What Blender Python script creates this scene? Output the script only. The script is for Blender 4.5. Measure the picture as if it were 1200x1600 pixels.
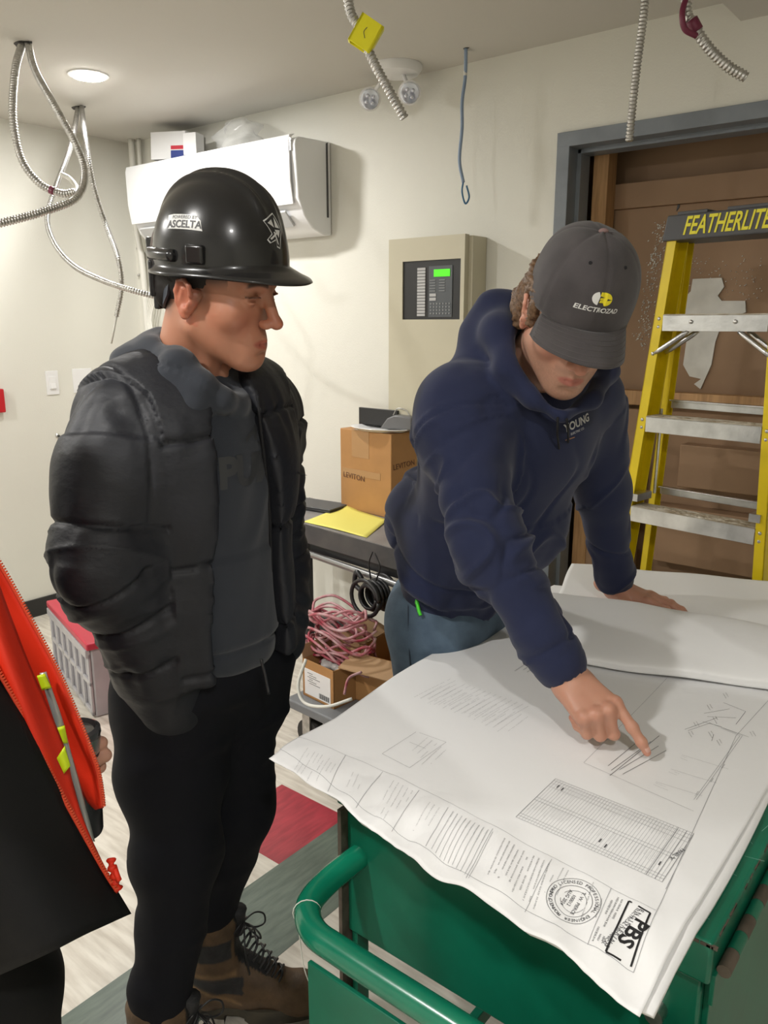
import bpy, bmesh, math, random
import numpy as np
from mathutils import Vector, Matrix
from mathutils.bvhtree import BVHTree
random.seed(4); rng = np.random.default_rng(4)
for o in list(bpy.data.objects): bpy.data.objects.remove(o, do_unlink=True)
SC = bpy.context.scene
COL = SC.collection

# ------------------------------------------------------------------ camera
CH = 1.58; FPX = 1250.0; HOR = 505.0
PITCH = math.atan((800-HOR)/FPX); YAW = math.radians(128.9)
cam_d = bpy.data.cameras.new('camera'); cam = bpy.data.objects.new('camera', cam_d); COL.objects.link(cam)
cam_d.sensor_fit = 'VERTICAL'; cam_d.sensor_height = 36.0; cam_d.lens = 36.0*FPX/1600.0
cam_d.clip_start = 0.05
cam.location = (0, 0, CH)
cam.rotation_euler = (math.pi/2-PITCH, 0, YAW-math.pi/2)
SC.camera = cam

# ------------------------------------------------------------------ world, view
w = bpy.data.worlds.new('world'); SC.world = w; w.use_nodes = True
w.node_tree.nodes['Background'].inputs[0].default_value = (0.95, 0.96, 1.0, 1)
w.node_tree.nodes['Background'].inputs[1].default_value = 0.25
SC.view_settings.view_transform = 'Standard'; SC.view_settings.look = 'None'
SC.view_settings.gamma = 1.0; SC.view_settings.use_curve_mapping = False
SC.view_settings.exposure = 0.50
XL, YB, ZC = -4.127, 2.847, 2.555          # left wall, back wall, ceiling
XR, YN = 2.2, -1.9                          # right wall and near wall, behind the camera
LAMPS = [(-3.154, 2.01), (-0.58, 1.62), (-3.15, -0.1), (-1.3, -0.35), (0.6, 1.75), (0.6, -0.35)]
LAMP_W = [17, 19, 28, 20, 9, 15]
def ceiling_lights():
    for (x, y), pw in zip(LAMPS, LAMP_W):
        ld = bpy.data.lights.new('downlight', 'AREA'); ld.shape = 'DISK'; ld.size = 0.13
        ld.energy = pw; ld.color = (1.0, 0.978, 0.945)
        lo = bpy.data.objects.new('downlight_lamp', ld); COL.objects.link(lo); lo.location = (x, y, ZC-0.012)
ceiling_lights()

# ------------------------------------------------------------------ image-to-world helpers (real points at real distances)
_fw = Vector((math.cos(YAW)*math.cos(PITCH), math.sin(YAW)*math.cos(PITCH), -math.sin(PITCH)))
_rt = Vector((math.sin(YAW), -math.cos(YAW), 0)); _up = _rt.cross(_fw)
_fh = Vector((math.cos(YAW), math.sin(YAW), 0)); CAMP = Vector((0, 0, CH))
def ray(x, y): return _fw + _rt*((x-600)/FPX) - _up*((y-800)/FPX)
def onx(x, y, X): r = ray(x, y); return CAMP + r*(X/r.x)
def ony(x, y, Y): r = ray(x, y); return CAMP + r*(Y/r.y)
def onz(x, y, Z): r = ray(x, y); return CAMP + r*((Z-CH)/r.z)
def W(x, y, D): r = ray(x, y); return CAMP + r*(D/r.dot(_fh))

# ------------------------------------------------------------------ materials
MATS = {}
def mat(name, col, rough=0.6, metal=0.0, bump=0.0, bscale=60, var=0.0, vscale=6, col2=None, coat=0.0, sub=0.0,
        emit=0.0, attr=None, alpha=1.0, trans=0.0, stretch=None, spec=None, sheen=0.0, bdist=0.004):
    if name in MATS: return MATS[name]
    m = bpy.data.materials.new(name); m.use_nodes = True; nt = m.node_tree; N = nt.nodes; L = nt.links
    b = N['Principled BSDF']
    b.inputs['Base Color'].default_value = (*col, 1); b.inputs['Roughness'].default_value = rough
    b.inputs['Metallic'].default_value = metal
    if spec is not None: b.inputs['Specular IOR Level'].default_value = spec
    if coat: b.inputs['Coat Weight'].default_value = coat; b.inputs['Coat Roughness'].default_value = 0.08
    if sub:
        b.inputs['Subsurface Weight'].default_value = sub; b.inputs['Subsurface Radius'].default_value = (0.012, 0.005, 0.003)
        b.inputs['Subsurface Scale'].default_value = 1.0
    if emit: b.inputs['Emission Color'].default_value = (*col, 1); b.inputs['Emission Strength'].default_value = emit
    if alpha < 1: b.inputs['Alpha'].default_value = alpha
    if trans: b.inputs['Transmission Weight'].default_value = trans
    if sheen: b.inputs['Sheen Weight'].default_value = sheen; b.inputs['Sheen Roughness'].default_value = 0.5
    tc = N.new('ShaderNodeTexCoord'); src = tc.outputs['Object']
    if stretch:
        mp = N.new('ShaderNodeMapping'); mp.inputs['Scale'].default_value = stretch; L.new(src, mp.inputs[0]); src = mp.outputs[0]
    base = None
    if attr:
        a = N.new('ShaderNodeAttribute'); a.attribute_name = attr; base = a.outputs['Color']
    if var or col2:
        n = N.new('ShaderNodeTexNoise'); n.inputs['Scale'].default_value = vscale; n.inputs['Detail'].default_value = 5
        L.new(src, n.inputs['Vector'])
        mx = N.new('ShaderNodeMix'); mx.data_type = 'RGBA'
        c2 = col2 if col2 else tuple(max(0, c*(1-var)) for c in col)
        mx.inputs['A'].default_value = (*col, 1); mx.inputs['B'].default_value = (*c2, 1)
        rmp = N.new('ShaderNodeMapRange'); rmp.inputs[1].default_value = 0.35; rmp.inputs[2].default_value = 0.68
        L.new(n.outputs['Fac'], rmp.inputs[0]); L.new(rmp.outputs[0], mx.inputs['Factor'])
        if base is not None:
            mu = N.new('ShaderNodeMix'); mu.data_type = 'RGBA'; mu.blend_type = 'MULTIPLY'; mu.inputs['Factor'].default_value = 1
            L.new(mx.outputs['Result'], mu.inputs['B']); L.new(base, mu.inputs['A']); base = mu.outputs['Result']
        else: base = mx.outputs['Result']
    if base is not None: L.new(base, b.inputs['Base Color'])
    if bump:
        n2 = N.new('ShaderNodeTexNoise'); n2.inputs['Scale'].default_value = bscale; n2.inputs['Detail'].default_value = 4
        L.new(src, n2.inputs['Vector'])
        bp = N.new('ShaderNodeBump'); bp.inputs['Strength'].default_value = bump; bp.inputs['Distance'].default_value = bdist
        L.new(n2.outputs['Fac'], bp.inputs['Height']); L.new(bp.outputs[0], b.inputs['Normal'])
    MATS[name] = m; return m

M_wall = mat('painted_wall', (0.74, 0.73, 0.66), 0.55, bump=0.15, bscale=180, var=0.03, vscale=2)
M_ceil = mat('painted_ceiling', (0.62, 0.60, 0.55), 0.8, bump=0.1, bscale=200, var=0.03, vscale=1.5)
M_base = mat('black_baseboard', (0.018, 0.018, 0.018), 0.4)
M_floor = mat('pale_vinyl', (0.74, 0.70, 0.62), 0.32, col2=(0.52, 0.47, 0.40), vscale=5, stretch=(1.3, 9, 1), bump=0.05, bscale=40)
M_red = mat('red_vinyl', (0.42, 0.035, 0.055), 0.35, col2=(0.28, 0.02, 0.035), vscale=8, stretch=(8, 1.3, 1))
M_grn = mat('green_vinyl', (0.13, 0.17, 0.135), 0.35, col2=(0.075, 0.105, 0.085), vscale=8, stretch=(8, 1.3, 1))
M_steel = mat('grey_painted_steel', (0.21, 0.235, 0.265), 0.4, var=0.2, vscale=9)
M_alu = mat('aluminium', (0.72, 0.73, 0.74), 0.32, 1.0, bump=0.1, bscale=90, var=0.3, vscale=14)
M_yel = mat('yellow_fibreglass', (0.80, 0.60, 0.004), 0.38, var=0.12, vscale=12)
M_blk = mat('black_plastic', (0.018, 0.018, 0.02), 0.38)
M_dgrey = mat('dark_grey_plastic', (0.07, 0.07, 0.075), 0.5)
M_cart = mat('green_painted_steel', (0.0045, 0.155, 0.088), 0.3, col2=(0.003, 0.11, 0.06), vscale=7, bump=0.06, bscale=30)
M_cartd = mat('worn_bare_steel', (0.14, 0.11, 0.085), 0.6, 0.4, var=0.5, vscale=30)
M_paper = mat('white_paper', (0.86, 0.86, 0.855), 0.62, bump=0.35, bscale=14, bdist=0.004)
M_ink = mat('grey_ink', (0.08, 0.08, 0.085), 0.8)
M_inkl = mat('light_grey_ink', (0.30, 0.30, 0.31), 0.8)
M_brown = mat('brown_board', (0.30, 0.185, 0.105), 0.65, col2=(0.24, 0.145, 0.08), vscale=3)
M_wood = mat('stud_wood', (0.50, 0.29, 0.13), 0.6, col2=(0.33, 0.18, 0.075), vscale=6, stretch=(12, 12, 1))
M_plast = mat('plaster_patch', (0.68, 0.67, 0.63), 0.85, var=0.12, vscale=20)
M_card = mat('cardboard', (0.46, 0.235, 0.085), 0.65, var=0.12, vscale=9)
M_cardp = mat('pale_cardboard', (0.40, 0.245, 0.125), 0.7, var=0.12, vscale=9)
M_tape = mat('packing_tape', (0.44, 0.25, 0.11), 0.2)
M_white = mat('white_plastic', (0.80, 0.80, 0.80), 0.3)
M_acw = mat('white_glossy_plastic', (0.86, 0.87, 0.89), 0.22)
M_beige = mat('beige_enamel', (0.58, 0.54, 0.41), 0.4, var=0.04)
M_galv = mat('galvanised_steel', (0.62, 0.61, 0.59), 0.3, 1.0, var=0.3, vscale=60)
M_whitecable = mat('white_cable', (0.70, 0.69, 0.63), 0.45)
M_bluewire = mat('grey_blue_cable', (0.25, 0.33, 0.46), 0.45)
M_redtape = mat('wine_red_tape', (0.16, 0.018, 0.05), 0.4)
M_ytape = mat('yellow_tape', (0.95, 0.88, 0.015), 0.4)
M_pot = mat('lamp_diffuser', (1.0, 0.97, 0.92), 0.5, emit=45.0)
M_lens = mat('clear_lens', (0.72, 0.75, 0.85), 0.15, 0.6)

# ------------------------------------------------------------------ mesh helpers
def tag(o, label=None, cat=None, group=None, kind=None):
    if label: o['label'] = label
    if cat: o['category'] = cat
    if group: o['group'] = group
    if kind: o['kind'] = kind
    return o
def empty(name, loc=(0, 0, 0), rz=0.0, label=None, cat=None, group=None):
    o = bpy.data.objects.new(name, None); COL.objects.link(o); o.location = loc; o.rotation_euler = (0, 0, rz)
    o.empty_display_size = 0.05
    return tag(o, label, cat, group)
def link(name, me, m, parent=None, smooth=False, keep_world=False):
    o = bpy.data.objects.new(name, me); COL.objects.link(o)
    ms = m if isinstance(m, (list, tuple)) else [m]
    for mm in ms: me.materials.append(mm)
    if smooth: me.polygons.foreach_set('use_smooth', [True]*len(me.polygons))
    if parent is not None:
        o.parent = parent
        if keep_world:
            bpy.context.view_layer.update(); o.matrix_parent_inverse = parent.matrix_world.inverted()
    return o
class G:
    """collects geometry for ONE mesh"""
    def __init__(s): s.v = []; s.f = []; s.mi = []
    def add(s, vs, fs, mi=0):
        k = len(s.v); s.v += [tuple(v) for v in vs]; s.f += [tuple(i+k for i in f) for f in fs]; s.mi += [mi]*len(fs); return s
    def box(s, lo, hi, mi=0, M=None):
        x0, y0, z0 = lo; x1, y1, z1 = hi
        vs = [(x0,y0,z0),(x1,y0,z0),(x1,y1,z0),(x0,y1,z0),(x0,y0,z1),(x1,y0,z1),(x1,y1,z1),(x0,y1,z1)]
        if M is not None: vs = [M @ Vector(v) for v in vs]
        return s.add(vs, [(0,3,2,1),(4,5,6,7),(0,1,5,4),(1,2,6,5),(2,3,7,6),(3,0,4,7)], mi)
    def tube(s, pts, r, n=10, mi=0, caps=True, rf=None):
        pts = [Vector(p) for p in pts]; rings = []; up = None
        for i, p in enumerate(pts):
            t = (pts[min(i+1, len(pts)-1)] - pts[max(i-1, 0)]).normalized()
            if up is None: up = t.orthogonal().normalized()
            up = (up - t*up.dot(t)).normalized(); b = t.cross(up)
            rr = r(i) if callable(r) else r
            rings.append([p + (up*math.cos(a) + b*math.sin(a))*rr for a in [2*math.pi*k/n for k in range(n)]])
        vs = [v for R in rings for v in R]; fs = []
        for i in range(len(rings)-1):
            for k in range(n):
                a = i*n+k; b_ = i*n+(k+1) % n; fs.append((a, b_, b_+n, a+n))
        if caps: fs += [tuple(range(n-1, -1, -1)), tuple((len(rings)-1)*n+k for k in range(n))]
        return s.add(vs, fs, mi)
    def cyl(s, a, b, r, n=16, mi=0): return s.tube([a, b], r, n, mi)
    def lathe(s, prof, n=24, c=(0, 0, 0), mi=0, M=None):
        vs = []; fs = []
        for r, z in prof:
            for k in range(n):
                a = 2*math.pi*k/n; v = Vector((c[0]+r*math.cos(a), c[1]+r*math.sin(a), c[2]+z))
                vs.append(M @ v if M is not None else v)
        for i in range(len(prof)-1):
            for k in range(n):
                a = i*n+k; b = i*n+(k+1) % n; fs.append((a, b, b+n, a+n))
        fs += [tuple(range(n-1, -1, -1)), tuple((len(prof)-1)*n+k for k in range(n))]
        return s.add(vs, fs, mi)
    def sphere(s, c, r, n=12, mi=0, sc=(1, 1, 1)):
        prof = [(max(1e-4, math.sin(math.pi*i/n)), -math.cos(math.pi*i/n)) for i in range(n+1)]
        M = Matrix.Translation(Vector(c)) @ Matrix.Diagonal((r*sc[0], r*sc[1], r*sc[2], 1))
        return s.lathe(prof, n*2, (0, 0, 0), mi, M)
    def prism(s, poly, y0, y1, mi=0, M=None, axis='y'):
        n = len(poly)
        def mk(p, q):
            v = Vector((p[0], q, p[1])) if axis == 'y' else (Vector((q, p[0], p[1])) if axis == 'x' else Vector((p[0], p[1], q)))
            return M @ v if M is not None else v
        vs = [mk(p, y0) for p in poly] + [mk(p, y1) for p in poly]
        fs = [tuple(range(n)), tuple(range(2*n-1, n-1, -1))] + [(i, (i+1) % n, (i+1) % n+n, i+n) for i in range(n)]
        return s.add(vs, fs, mi)
    def build(s, name, m, parent=None, smooth=False, bevel=0.0, keep=False, sub=0, auto=None):
        me = bpy.data.meshes.new(name); me.from_pydata(s.v, [], s.f); me.update()
        me.polygons.foreach_set('material_index', s.mi)
        bm = bmesh.new(); bm.from_mesh(me); bmesh.ops.recalc_face_normals(bm, faces=bm.faces[:])
        bm.to_mesh(me); bm.free()
        o = link(name, me, m, parent, smooth, keep)
        if smooth and auto is not None: me.set_sharp_from_angle(angle=math.radians(auto))
        if bevel:
            md = o.modifiers.new('bevel', 'BEVEL'); md.width = bevel; md.segments = 3; md.limit_method = 'ANGLE'; md.angle_limit = 0.6
            me.polygons.foreach_set('use_smooth', [True]*len(me.polygons)); 
            me.set_sharp_from_angle(angle=math.radians(50))
        if sub:
            md = o.modifiers.new('sub', 'SUBSURF'); md.levels = md.render_levels = sub
        return o
def spline(pts, n=12):
    P = [Vector(p) for p in pts]; P = [P[0]*2-P[1]] + P + [P[-1]*2-P[-2]]; out = []
    for i in range(1, len(P)-2):
        a, b, c, d = P[i-1:i+3]
        for k in range(n):
            t = k/n
            out.append(0.5*((2*b) + (c-a)*t + (2*a-5*b+4*c-d)*t*t + (3*b-a-3*c+d)*t**3))
    out.append(P[-2]); return out
def resample(pts, step):
    out = [pts[0]]; acc = 0.0
    for a, b in zip(pts, pts[1:]):
        L = (b-a).length; pos = step-acc
        while pos <= L: out.append(a.lerp(b, pos/L)); pos += step
        acc = (acc+L) % step
    return out
def corrugated(g, pts, r, pitch=0.0095, n=10, mi=0):
    q = resample(spline(pts, 16), pitch/4)
    g.tube(q, lambda i: r*(1.0+0.17*math.sin(i*math.pi/2+0.4)), n, mi)
    return q
def text_mesh(s, size=0.02, depth=0.0005, shear=0.0, space=1.0, bold=0.0, cuts=0):
    """returns verts (x right, y up, z out) and faces of flat writing, centred"""
    cu = bpy.data.curves.new('writing', 'FONT'); cu.body = s; cu.size = size; cu.extrude = depth; cu.shear = shear
    cu.space_character = space; cu.offset = bold; cu.align_x = 'CENTER'; cu.align_y = 'CENTER'; cu.resolution_u = 3
    ob = bpy.data.objects.new('tmp', cu); COL.objects.link(ob)
    me = bpy.data.meshes.new_from_object(ob.evaluated_get(bpy.context.evaluated_depsgraph_get()))
    bpy.data.objects.remove(ob); bpy.data.curves.remove(cu)
    if cuts:
        bm = bmesh.new(); bm.from_mesh(me); bmesh.ops.triangulate(bm, faces=bm.faces[:])
        for _ in range(cuts):
            es = [e for e in bm.edges if e.calc_length() > size*0.12]
            if es: bmesh.ops.subdivide_edges(bm, edges=es, cuts=1)
            bmesh.ops.triangulate(bm, faces=bm.faces[:])
        bm.to_mesh(me); bm.free()
    vs = [tuple(v.co) for v in me.vertices]; fs = [tuple(p.vertices) for p in me.polygons]
    bpy.data.meshes.remove(me); return vs, fs
def add_text(g, s, M, size, mi=0, **k):
    vs, fs = text_mesh(s, size, **k); g.add([M @ Vector(v) for v in vs], fs, mi)
def frame(o, x, y):
    """matrix with local x, y given and z = x cross y"""
    x = Vector(x).normalized(); y = Vector(y); y = (y - x*y.dot(x)).normalized(); z = x.cross(y)
    return Matrix(((x.x, y.x, z.x, o[0]), (x.y, y.y, z.y, o[1]), (x.z, y.z, z.z, o[2]), (0, 0, 0, 1)))

# ------------------------------------------------------------------ room shell
T = 0.12
DX0, DX1, DZ = -1.435, -0.50, 2.205      # doorway opening
g = G(); g.box((XL-T, YN-T, -T), (XR+T, 4.3, 0)); 
def tile(g, x0, y0, x1, y1, mi): g.box((x0, y0, -0.001), (x1, y1, 0.0006), mi)
tile(g, -1.862, 1.431, -1.56, 1.735, 1)
tile(g, -1.56, 0.55, -1.30, 1.95, 2)
g.build('floor', [M_floor, M_red, M_grn])['kind'] = 'structure'
g = G(); g.box((XL-T, YN-T, ZC), (XR+T, YB+T, ZC+T)); g.build('ceiling', M_ceil)['kind'] = 'structure'
g = G(); g.box((XL-T, YN-T, 0), (XL, YB+T, ZC)); g.build('wall_left', M_wall)['kind'] = 'structure'
g = G(); g.box((XL, YB, 0), (DX0, YB+T, ZC)); g.box((DX1, YB, 0), (XR, YB+T, ZC)); g.box((DX0, YB, DZ), (DX1, YB+T, ZC))
g.build('wall_back', M_wall)['kind'] = 'structure'
g = G(); g.box((XR, YN-T, 0), (XR+T, YB+T, ZC)); g.build('wall_right', M_wall)['kind'] = 'structure'
g = G(); g.box((XL, YN-T, 0), (XR, YN, ZC)); g.build('wall_near', M_wall)['kind'] = 'structure'
g = G(); g.box((XL, YN, 0), (XL+0.012, YB-0.012, 0.10)); g.build('baseboard_left', M_base, bevel=0.003)['kind'] = 'structure'
g = G(); g.box((XL, YB-0.012, 0), (DX0-0.06, YB, 0.10)); g.build('baseboard_back', M_base, bevel=0.003)['kind'] = 'structure'
g = G(); g.box((-0.875, 1.2, 2.492), (XR, YB, ZC)); g.build('trim_1', M_ceil)['kind'] = 'structure'

# door frame, pressed steel
g = G()
fw_, pr = 0.05, 0.012
for side in (0, 1):
    xo = DX0-0.045 if side == 0 else DX1+0.045; sg = 1 if side == 0 else -1
    prof = [(0, 0), (0, -pr), (0.05, -pr), (0.05, 0.055), (0.066, 0.055), (0.066, 0.13), (0.045, 0.13), (0.045, 0)]
    poly = [(xo+sg*a, YB+b) for a, b in prof]
    g.prism(poly, 0, DZ+0.045, axis='z')
x0, x1 = DX0-0.045, DX1+0.045
prof = [(YB, DZ+0.045), (YB-pr-0.0005, DZ+0.045), (YB-pr-0.0005, DZ-0.005), (YB+0.055, DZ-0.005), (YB+0.055, DZ-0.021), (YB+0.13, DZ-0.021), (YB+0.13, DZ), (YB, DZ)]
g.prism(prof, x0, x1, axis='x')
df = g.build('door_1', M_steel, bevel=0.002); df['kind'] = 'structure'
# what stands behind the doorway: studs, brown boards, a ledge of timber
g = G(); g.box((DX0-0.4, 3.14, 0), (DX1+0.6, 3.36, 2.6)); g.box((DX0-0.4, YB+T, 0), (DX0-0.36, 3.36, 2.6)); g.box((DX1+0.56, YB+T, 0), (DX1+0.6, 3.36, 2.6)); g.box((DX0-0.4, YB+T, 2.56), (DX1+0.6, 3.36, 2.6))
g.build('wall_closet', M_brown)['kind'] = 'structure'
g = G(); g.box((ony(928,300,3.0).x, 2.985, 0), (ony(951,300,3.0).x, 3.06, 2.56)); tag(g.build('timber_stud', M_wood, bevel=0.002), 'pale timber stud standing just inside the left side of the doorway', 'timber')
bd = empty('brown_board', (0, 0, 0), label='tall brown board with a white plaster patch behind the yellow ladder', cat='board')
g = G(); g.box((-1.42, 3.075, 0.02), (DX1+0.5, 3.095, 2.00)); g.build('board_panel', M_brown, bd, bevel=0.002)
g = G(); g.box((-1.42, 3.06, 2.00), (DX1+0.5, 3.10, 2.09)); g.build('top_strip', M_brown, bd, bevel=0.002)
def onb(px, py, Y=3.073): p = ony(px, py, Y); return (p.x, p.z)
g = G(); P = [(1083,436),(1128,434),(1132,448),(1122,462),(1128,470),(1165,470),(1166,488),(1130,500),(1118,535),(1112,570),(1095,608),(1085,600),(1096,592),(1078,588),(1068,570),(1075,520),(1064,495),(1066,470),(1080,455)]
g.prism([onb(*p) for p in P], 3.068, 3.075); g.build('plaster_patch', M_plast, bd)
g = G()
for k in range(260):
    t = random.random(); px = 1034-34*t+random.gauss(0, 6); py = 350+190*t+random.gauss(0, 6)
    x, z = onb(px, py); a = 0.0015+random.random()*0.0035; h2 = 0.0015+random.random()*0.006
    g.prism([(x, z), (x+a, z+h2*.3), (x+a*1.2, z+h2), (x+a*.2, z+h2*.8)], 3.0715, 3.075)
for k in range(120):
    x, z = onb(random.uniform(1060, 1190), random.uniform(400, 470)); a = 0.001+random.random()*0.003
    g.prism([(x, z), (x+a, z+a*.3), (x+a*1.2, z+a), (x+a*.2, z+a*.8)], 3.0715, 3.075)
g.build('plaster_splash', M_plast, bd)['kind'] = 'stuff'
g = G()
for px, py, a, h2 in ((1052, 304, .011, .034), (1060, 322, .006, .018)):
    x, z = onb(px, py); g.prism([(x-a, z-h2), (x+a*.6, z-h2*.3), (x+a, z+h2), (x-a*.4, z+h2*.6)], 3.072, 3.075)
g.build('board_hole', M_blk, bd)
g = G(); p0 = ony(1030, 612, 3.03); g.box((-1.36, 3.02, p0.z-0.055), (DX1+0.5, 3.074, p0.z)); tag(g.build('timber_rail', M_wood, bevel=0.002), 'horizontal pale timber rail crossing the brown board at ladder height', 'timber')
for i, (x0, x1, z0, z1, yy) in enumerate([(-1.00, -0.62, 0.98, 1.14, 3.0), (-1.08, -0.60, 0.68, 0.90, 2.99), (-0.98, -0.5, 0.02, 0.60, 2.98)]):
    g = G(); g.box((x0, yy, z0), (x1, 3.073, z1)); 
    tag(g.build('brown_carton', M_brown, bevel=0.004), ['topmost brown carton behind the ladder, just below the timber rail', 'middle brown carton behind the ladder between its two lower steps', 'lowest brown carton low behind the ladder'][i], 'carton', 'brown cartons stored in the doorway')
g = G(); g.box((-1.36, 2.99, 0.0), (-1.14, 3.016, 1.26)); tag(g.build('leaning_board', M_brown, bevel=0.002), 'narrow brown panel leaning low at left edge of the doorway', 'board')

# ------------------------------------------------------------------ ceiling downlights
pl = []
for i, (x, y) in enumerate(LAMPS):
    t = empty('downlight', (x, y, ZC)); tag(t, ['round recessed ceiling downlight seen glowing above the white air conditioner'
        ,'round ceiling downlight above the man in the grey cap','round ceiling downlight near the left wall, behind the viewer','round ceiling downlight behind the man in the hard hat','round ceiling downlight right of the doorway','round ceiling downlight far behind the viewer'][i], 'ceiling light', 'recessed ceiling downlights')
    g = G(); g.lathe([(0.062, -0.010), (0.066, -0.003), (0.066, 0.0)], 32); g.build('diffuser', M_pot, t, smooth=True, auto=40)
    g = G(); g.lathe([(0.067, 0), (0.067, -0.006), (0.080, -0.004), (0.080, 0)], 32); g.build('trim_ring', M_white, t, smooth=True, auto=40)

# ------------------------------------------------------------------ air conditioner
AX0, AX1, AYF = -3.83, -2.60, 2.625
ac = empty('air_conditioner', ((AX0+AX1)/2, YB-0.003, 2.03), label='long white wall-mounted split air conditioner under the ceiling', cat='air conditioner')
def acp(pts): return [(y-YB, z-2.03) for y, z in pts]
L2 = (AX1-AX0)/2
body = acp([(YB, 2.365), (AYF+0.03, 2.358), (AYF+.005, 2.345), (AYF, 2.32), (AYF+0.015, 2.11), (AYF+0.05, 2.04), (AYF+0.10, 1.99), (YB-0.05, 1.965), (YB, 1.97)])
g = G(); g.prism(body, -L2+0.006, L2-0.002, axis='x'); g.build('body', M_acw, ac, bevel=0.006)
g = G(); g.prism(acp([(AYF+0.03, 2.372), (AYF-0.004, 2.365), (AYF-0.011, 2.34), (AYF-0.008, 2.18), (AYF+0.008, 2.085), (AYF+0.014, 2.088), (AYF, 2.18), (AYF-0.002, 2.33), (AYF+0.01, 2.36)]), -L2, L2-0.03, axis='x'); g.build('front_panel', M_acw, ac, bevel=0.002)
g = G(); g.prism(acp([(AYF+0.02, 2.066), (AYF+0.016, 2.058), (AYF+0.07, 2.000), (AYF+0.078, 2.006)]), -L2+0.05, L2-0.09, axis='x'); g.build('louvre', mat('pale_grey_plastic', (0.55, 0.56, 0.57), 0.35), ac, bevel=0.001)
g = G(); g.box((L2-0.028, AYF-0.008-YB, 0.27), (L2-0.022, AYF-0.0-YB, 0.32)); g.build('corner_trim', mat('chrome_edge', (0.8, 0.8, 0.8), 0.15, 1.0), ac); g = G(); g.box((L2-0.085, AYF+.03-YB, 0.055), (L2-0.055, AYF+0.05-YB, 0.06)); g.build('label_strip', mat('chrome_edge', (0.8, 0.8, 0.8), 0.15, 1.0), ac)
g = G(); g.prism(acp([(YB-0.02, 2.36), (YB-0.02, 2.045), (YB-0.03, 2.045), (YB-0.03, 2.355)]), L2-0.003, L2+0.001, axis='x'); g.build('side_seam', M_dgrey, ac)
# carton and small box and bag on the air conditioner
def mk_box(name, c, sx, sy, sz, rz, m, label, cat, tilt=0, group=None):
    t = empty(name, c, rz, label, cat, group); t.rotation_euler[1] = tilt
    g = G(); g.box((-sx/2, -sy/2, 0), (sx/2, sy/2, sz)); g.build('box_body', m, t, bevel=0.002)
    return t
b1 = mk_box('parts_carton', (-3.555, 2.735, 2.378), 0.22, 0.14, 0.128, 0.22, mat('white_card', (0.70, 0.70, 0.70), 0.6), 'white carton with red and blue stripes lying on the air conditioner', 'carton', 0.06)
g = G(); g.box((0.02, -0.0715, 0.045), (0.111, -0.0695, 0.062)); g.build('red_stripe', mat('red_print', (0.5, 0.03, 0.05), 0.5), b1)
g = G(); g.box((0.02, -0.0715, 0.005), (0.111, -0.0695, 0.040)); g.build('blue_stripe', mat('blue_print', (0.03, 0.05, 0.22), 0.5), b1); g = G(); g.box((-0.06, -0.03, 0.127), (0.09, 0.03, 0.129)); g.build('blue_top_label', mat('blue_print', (0.03, 0.05, 0.22), 0.5), b1)
b2 = mk_box('small_carton', (-3.375, 2.70, 2.378), 0.075, 0.07, 0.10, 0.3, mat('white_card', (0.7, 0.7, 0.7)), 'small plain white box beside the striped carton on the air conditioner', 'carton')
g = G()
vs = []; fs = []; nb = 14
for i in range(nb+1):
    for k in range(20):
        a = 2*math.pi*k/20; ph = math.pi*i/nb/1.6
        rr = math.sin(ph)*(0.12+0.03*math.sin(3*a+i)+0.012*math.sin(7*a)); vs.append((-3.08+rr*1.15*math.cos(a), 2.735+rr*0.55*math.sin(a), 2.38+0.11*math.cos(ph)*0.9+0.033))
for i in range(nb):
    for k in range(20): fs.append((i*20+k, i*20+(k+1) % 20, (i+1)*20+(k+1) % 20, (i+1)*20+k))
g.add(vs, fs); tag(g.build('plastic_bag', mat('clear_film', (0.75, 0.76, 0.76), 0.12, alpha=0.28), smooth=True), 'crumpled clear plastic bag lying on the air conditioner', 'bag')
g = G(); q = 0
g.tube(spline([(-4.03, 2.80, ZC), (-4.03, 2.80, 2.30), (-4.02, 2.79, 2.1), (-3.99, 2.79, 1.9), (-3.98, 2.79, 1.45)]), 0.018, 10)
g.tube(spline([(-3.985, 2.815, ZC), (-3.985, 2.815, 2.33), (-3.95, 2.81, 2.2)]), 0.012, 10)
tag(g.build('refrigerant_pipe', M_whitecable, smooth=True), 'pale insulated pipes dropping from the ceiling in the room corner', 'pipe')
cl = empty('wall_clip', (0, 0, 0), label='small galvanised pipe clips and strut on the wall beneath the air conditioner', cat='bracket')
for (px, py) in ((215, 388), (217, 430)):
    g = G(); p = ony(px, py, YB-0.012); g.sphere(p, 0.009, 8); g.build('screw', M_galv, cl, smooth=True)
g = G(); p = ony(222, 420, YB-0.02); g.box((p.x-0.01, YB-0.02, p.z-0.16), (p.x+0.012, YB, p.z+0.09)); g.build('strut', M_galv, cl, bevel=0.002)
g = G()
for k in range(5):
    a = 0.05+0.012*k
    pts = [ony(232+3*k, 380, 2.80), ony(236+4*k, 430, 2.80), ony(228+2*k, 500, 2.79-0.01*k), ony(245+2*k, 540+2*k, 2.78-0.01*k), ony(262-k, 500, 2.79), ony(258, 440, 2.80)]
    g.tube(spline(pts, 10), 0.0045, 8)
tag(g.build('cable_coil', M_whitecable, smooth=True), 'hank of white cable hanging on the back wall beneath the air conditioner', 'cable')

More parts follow.
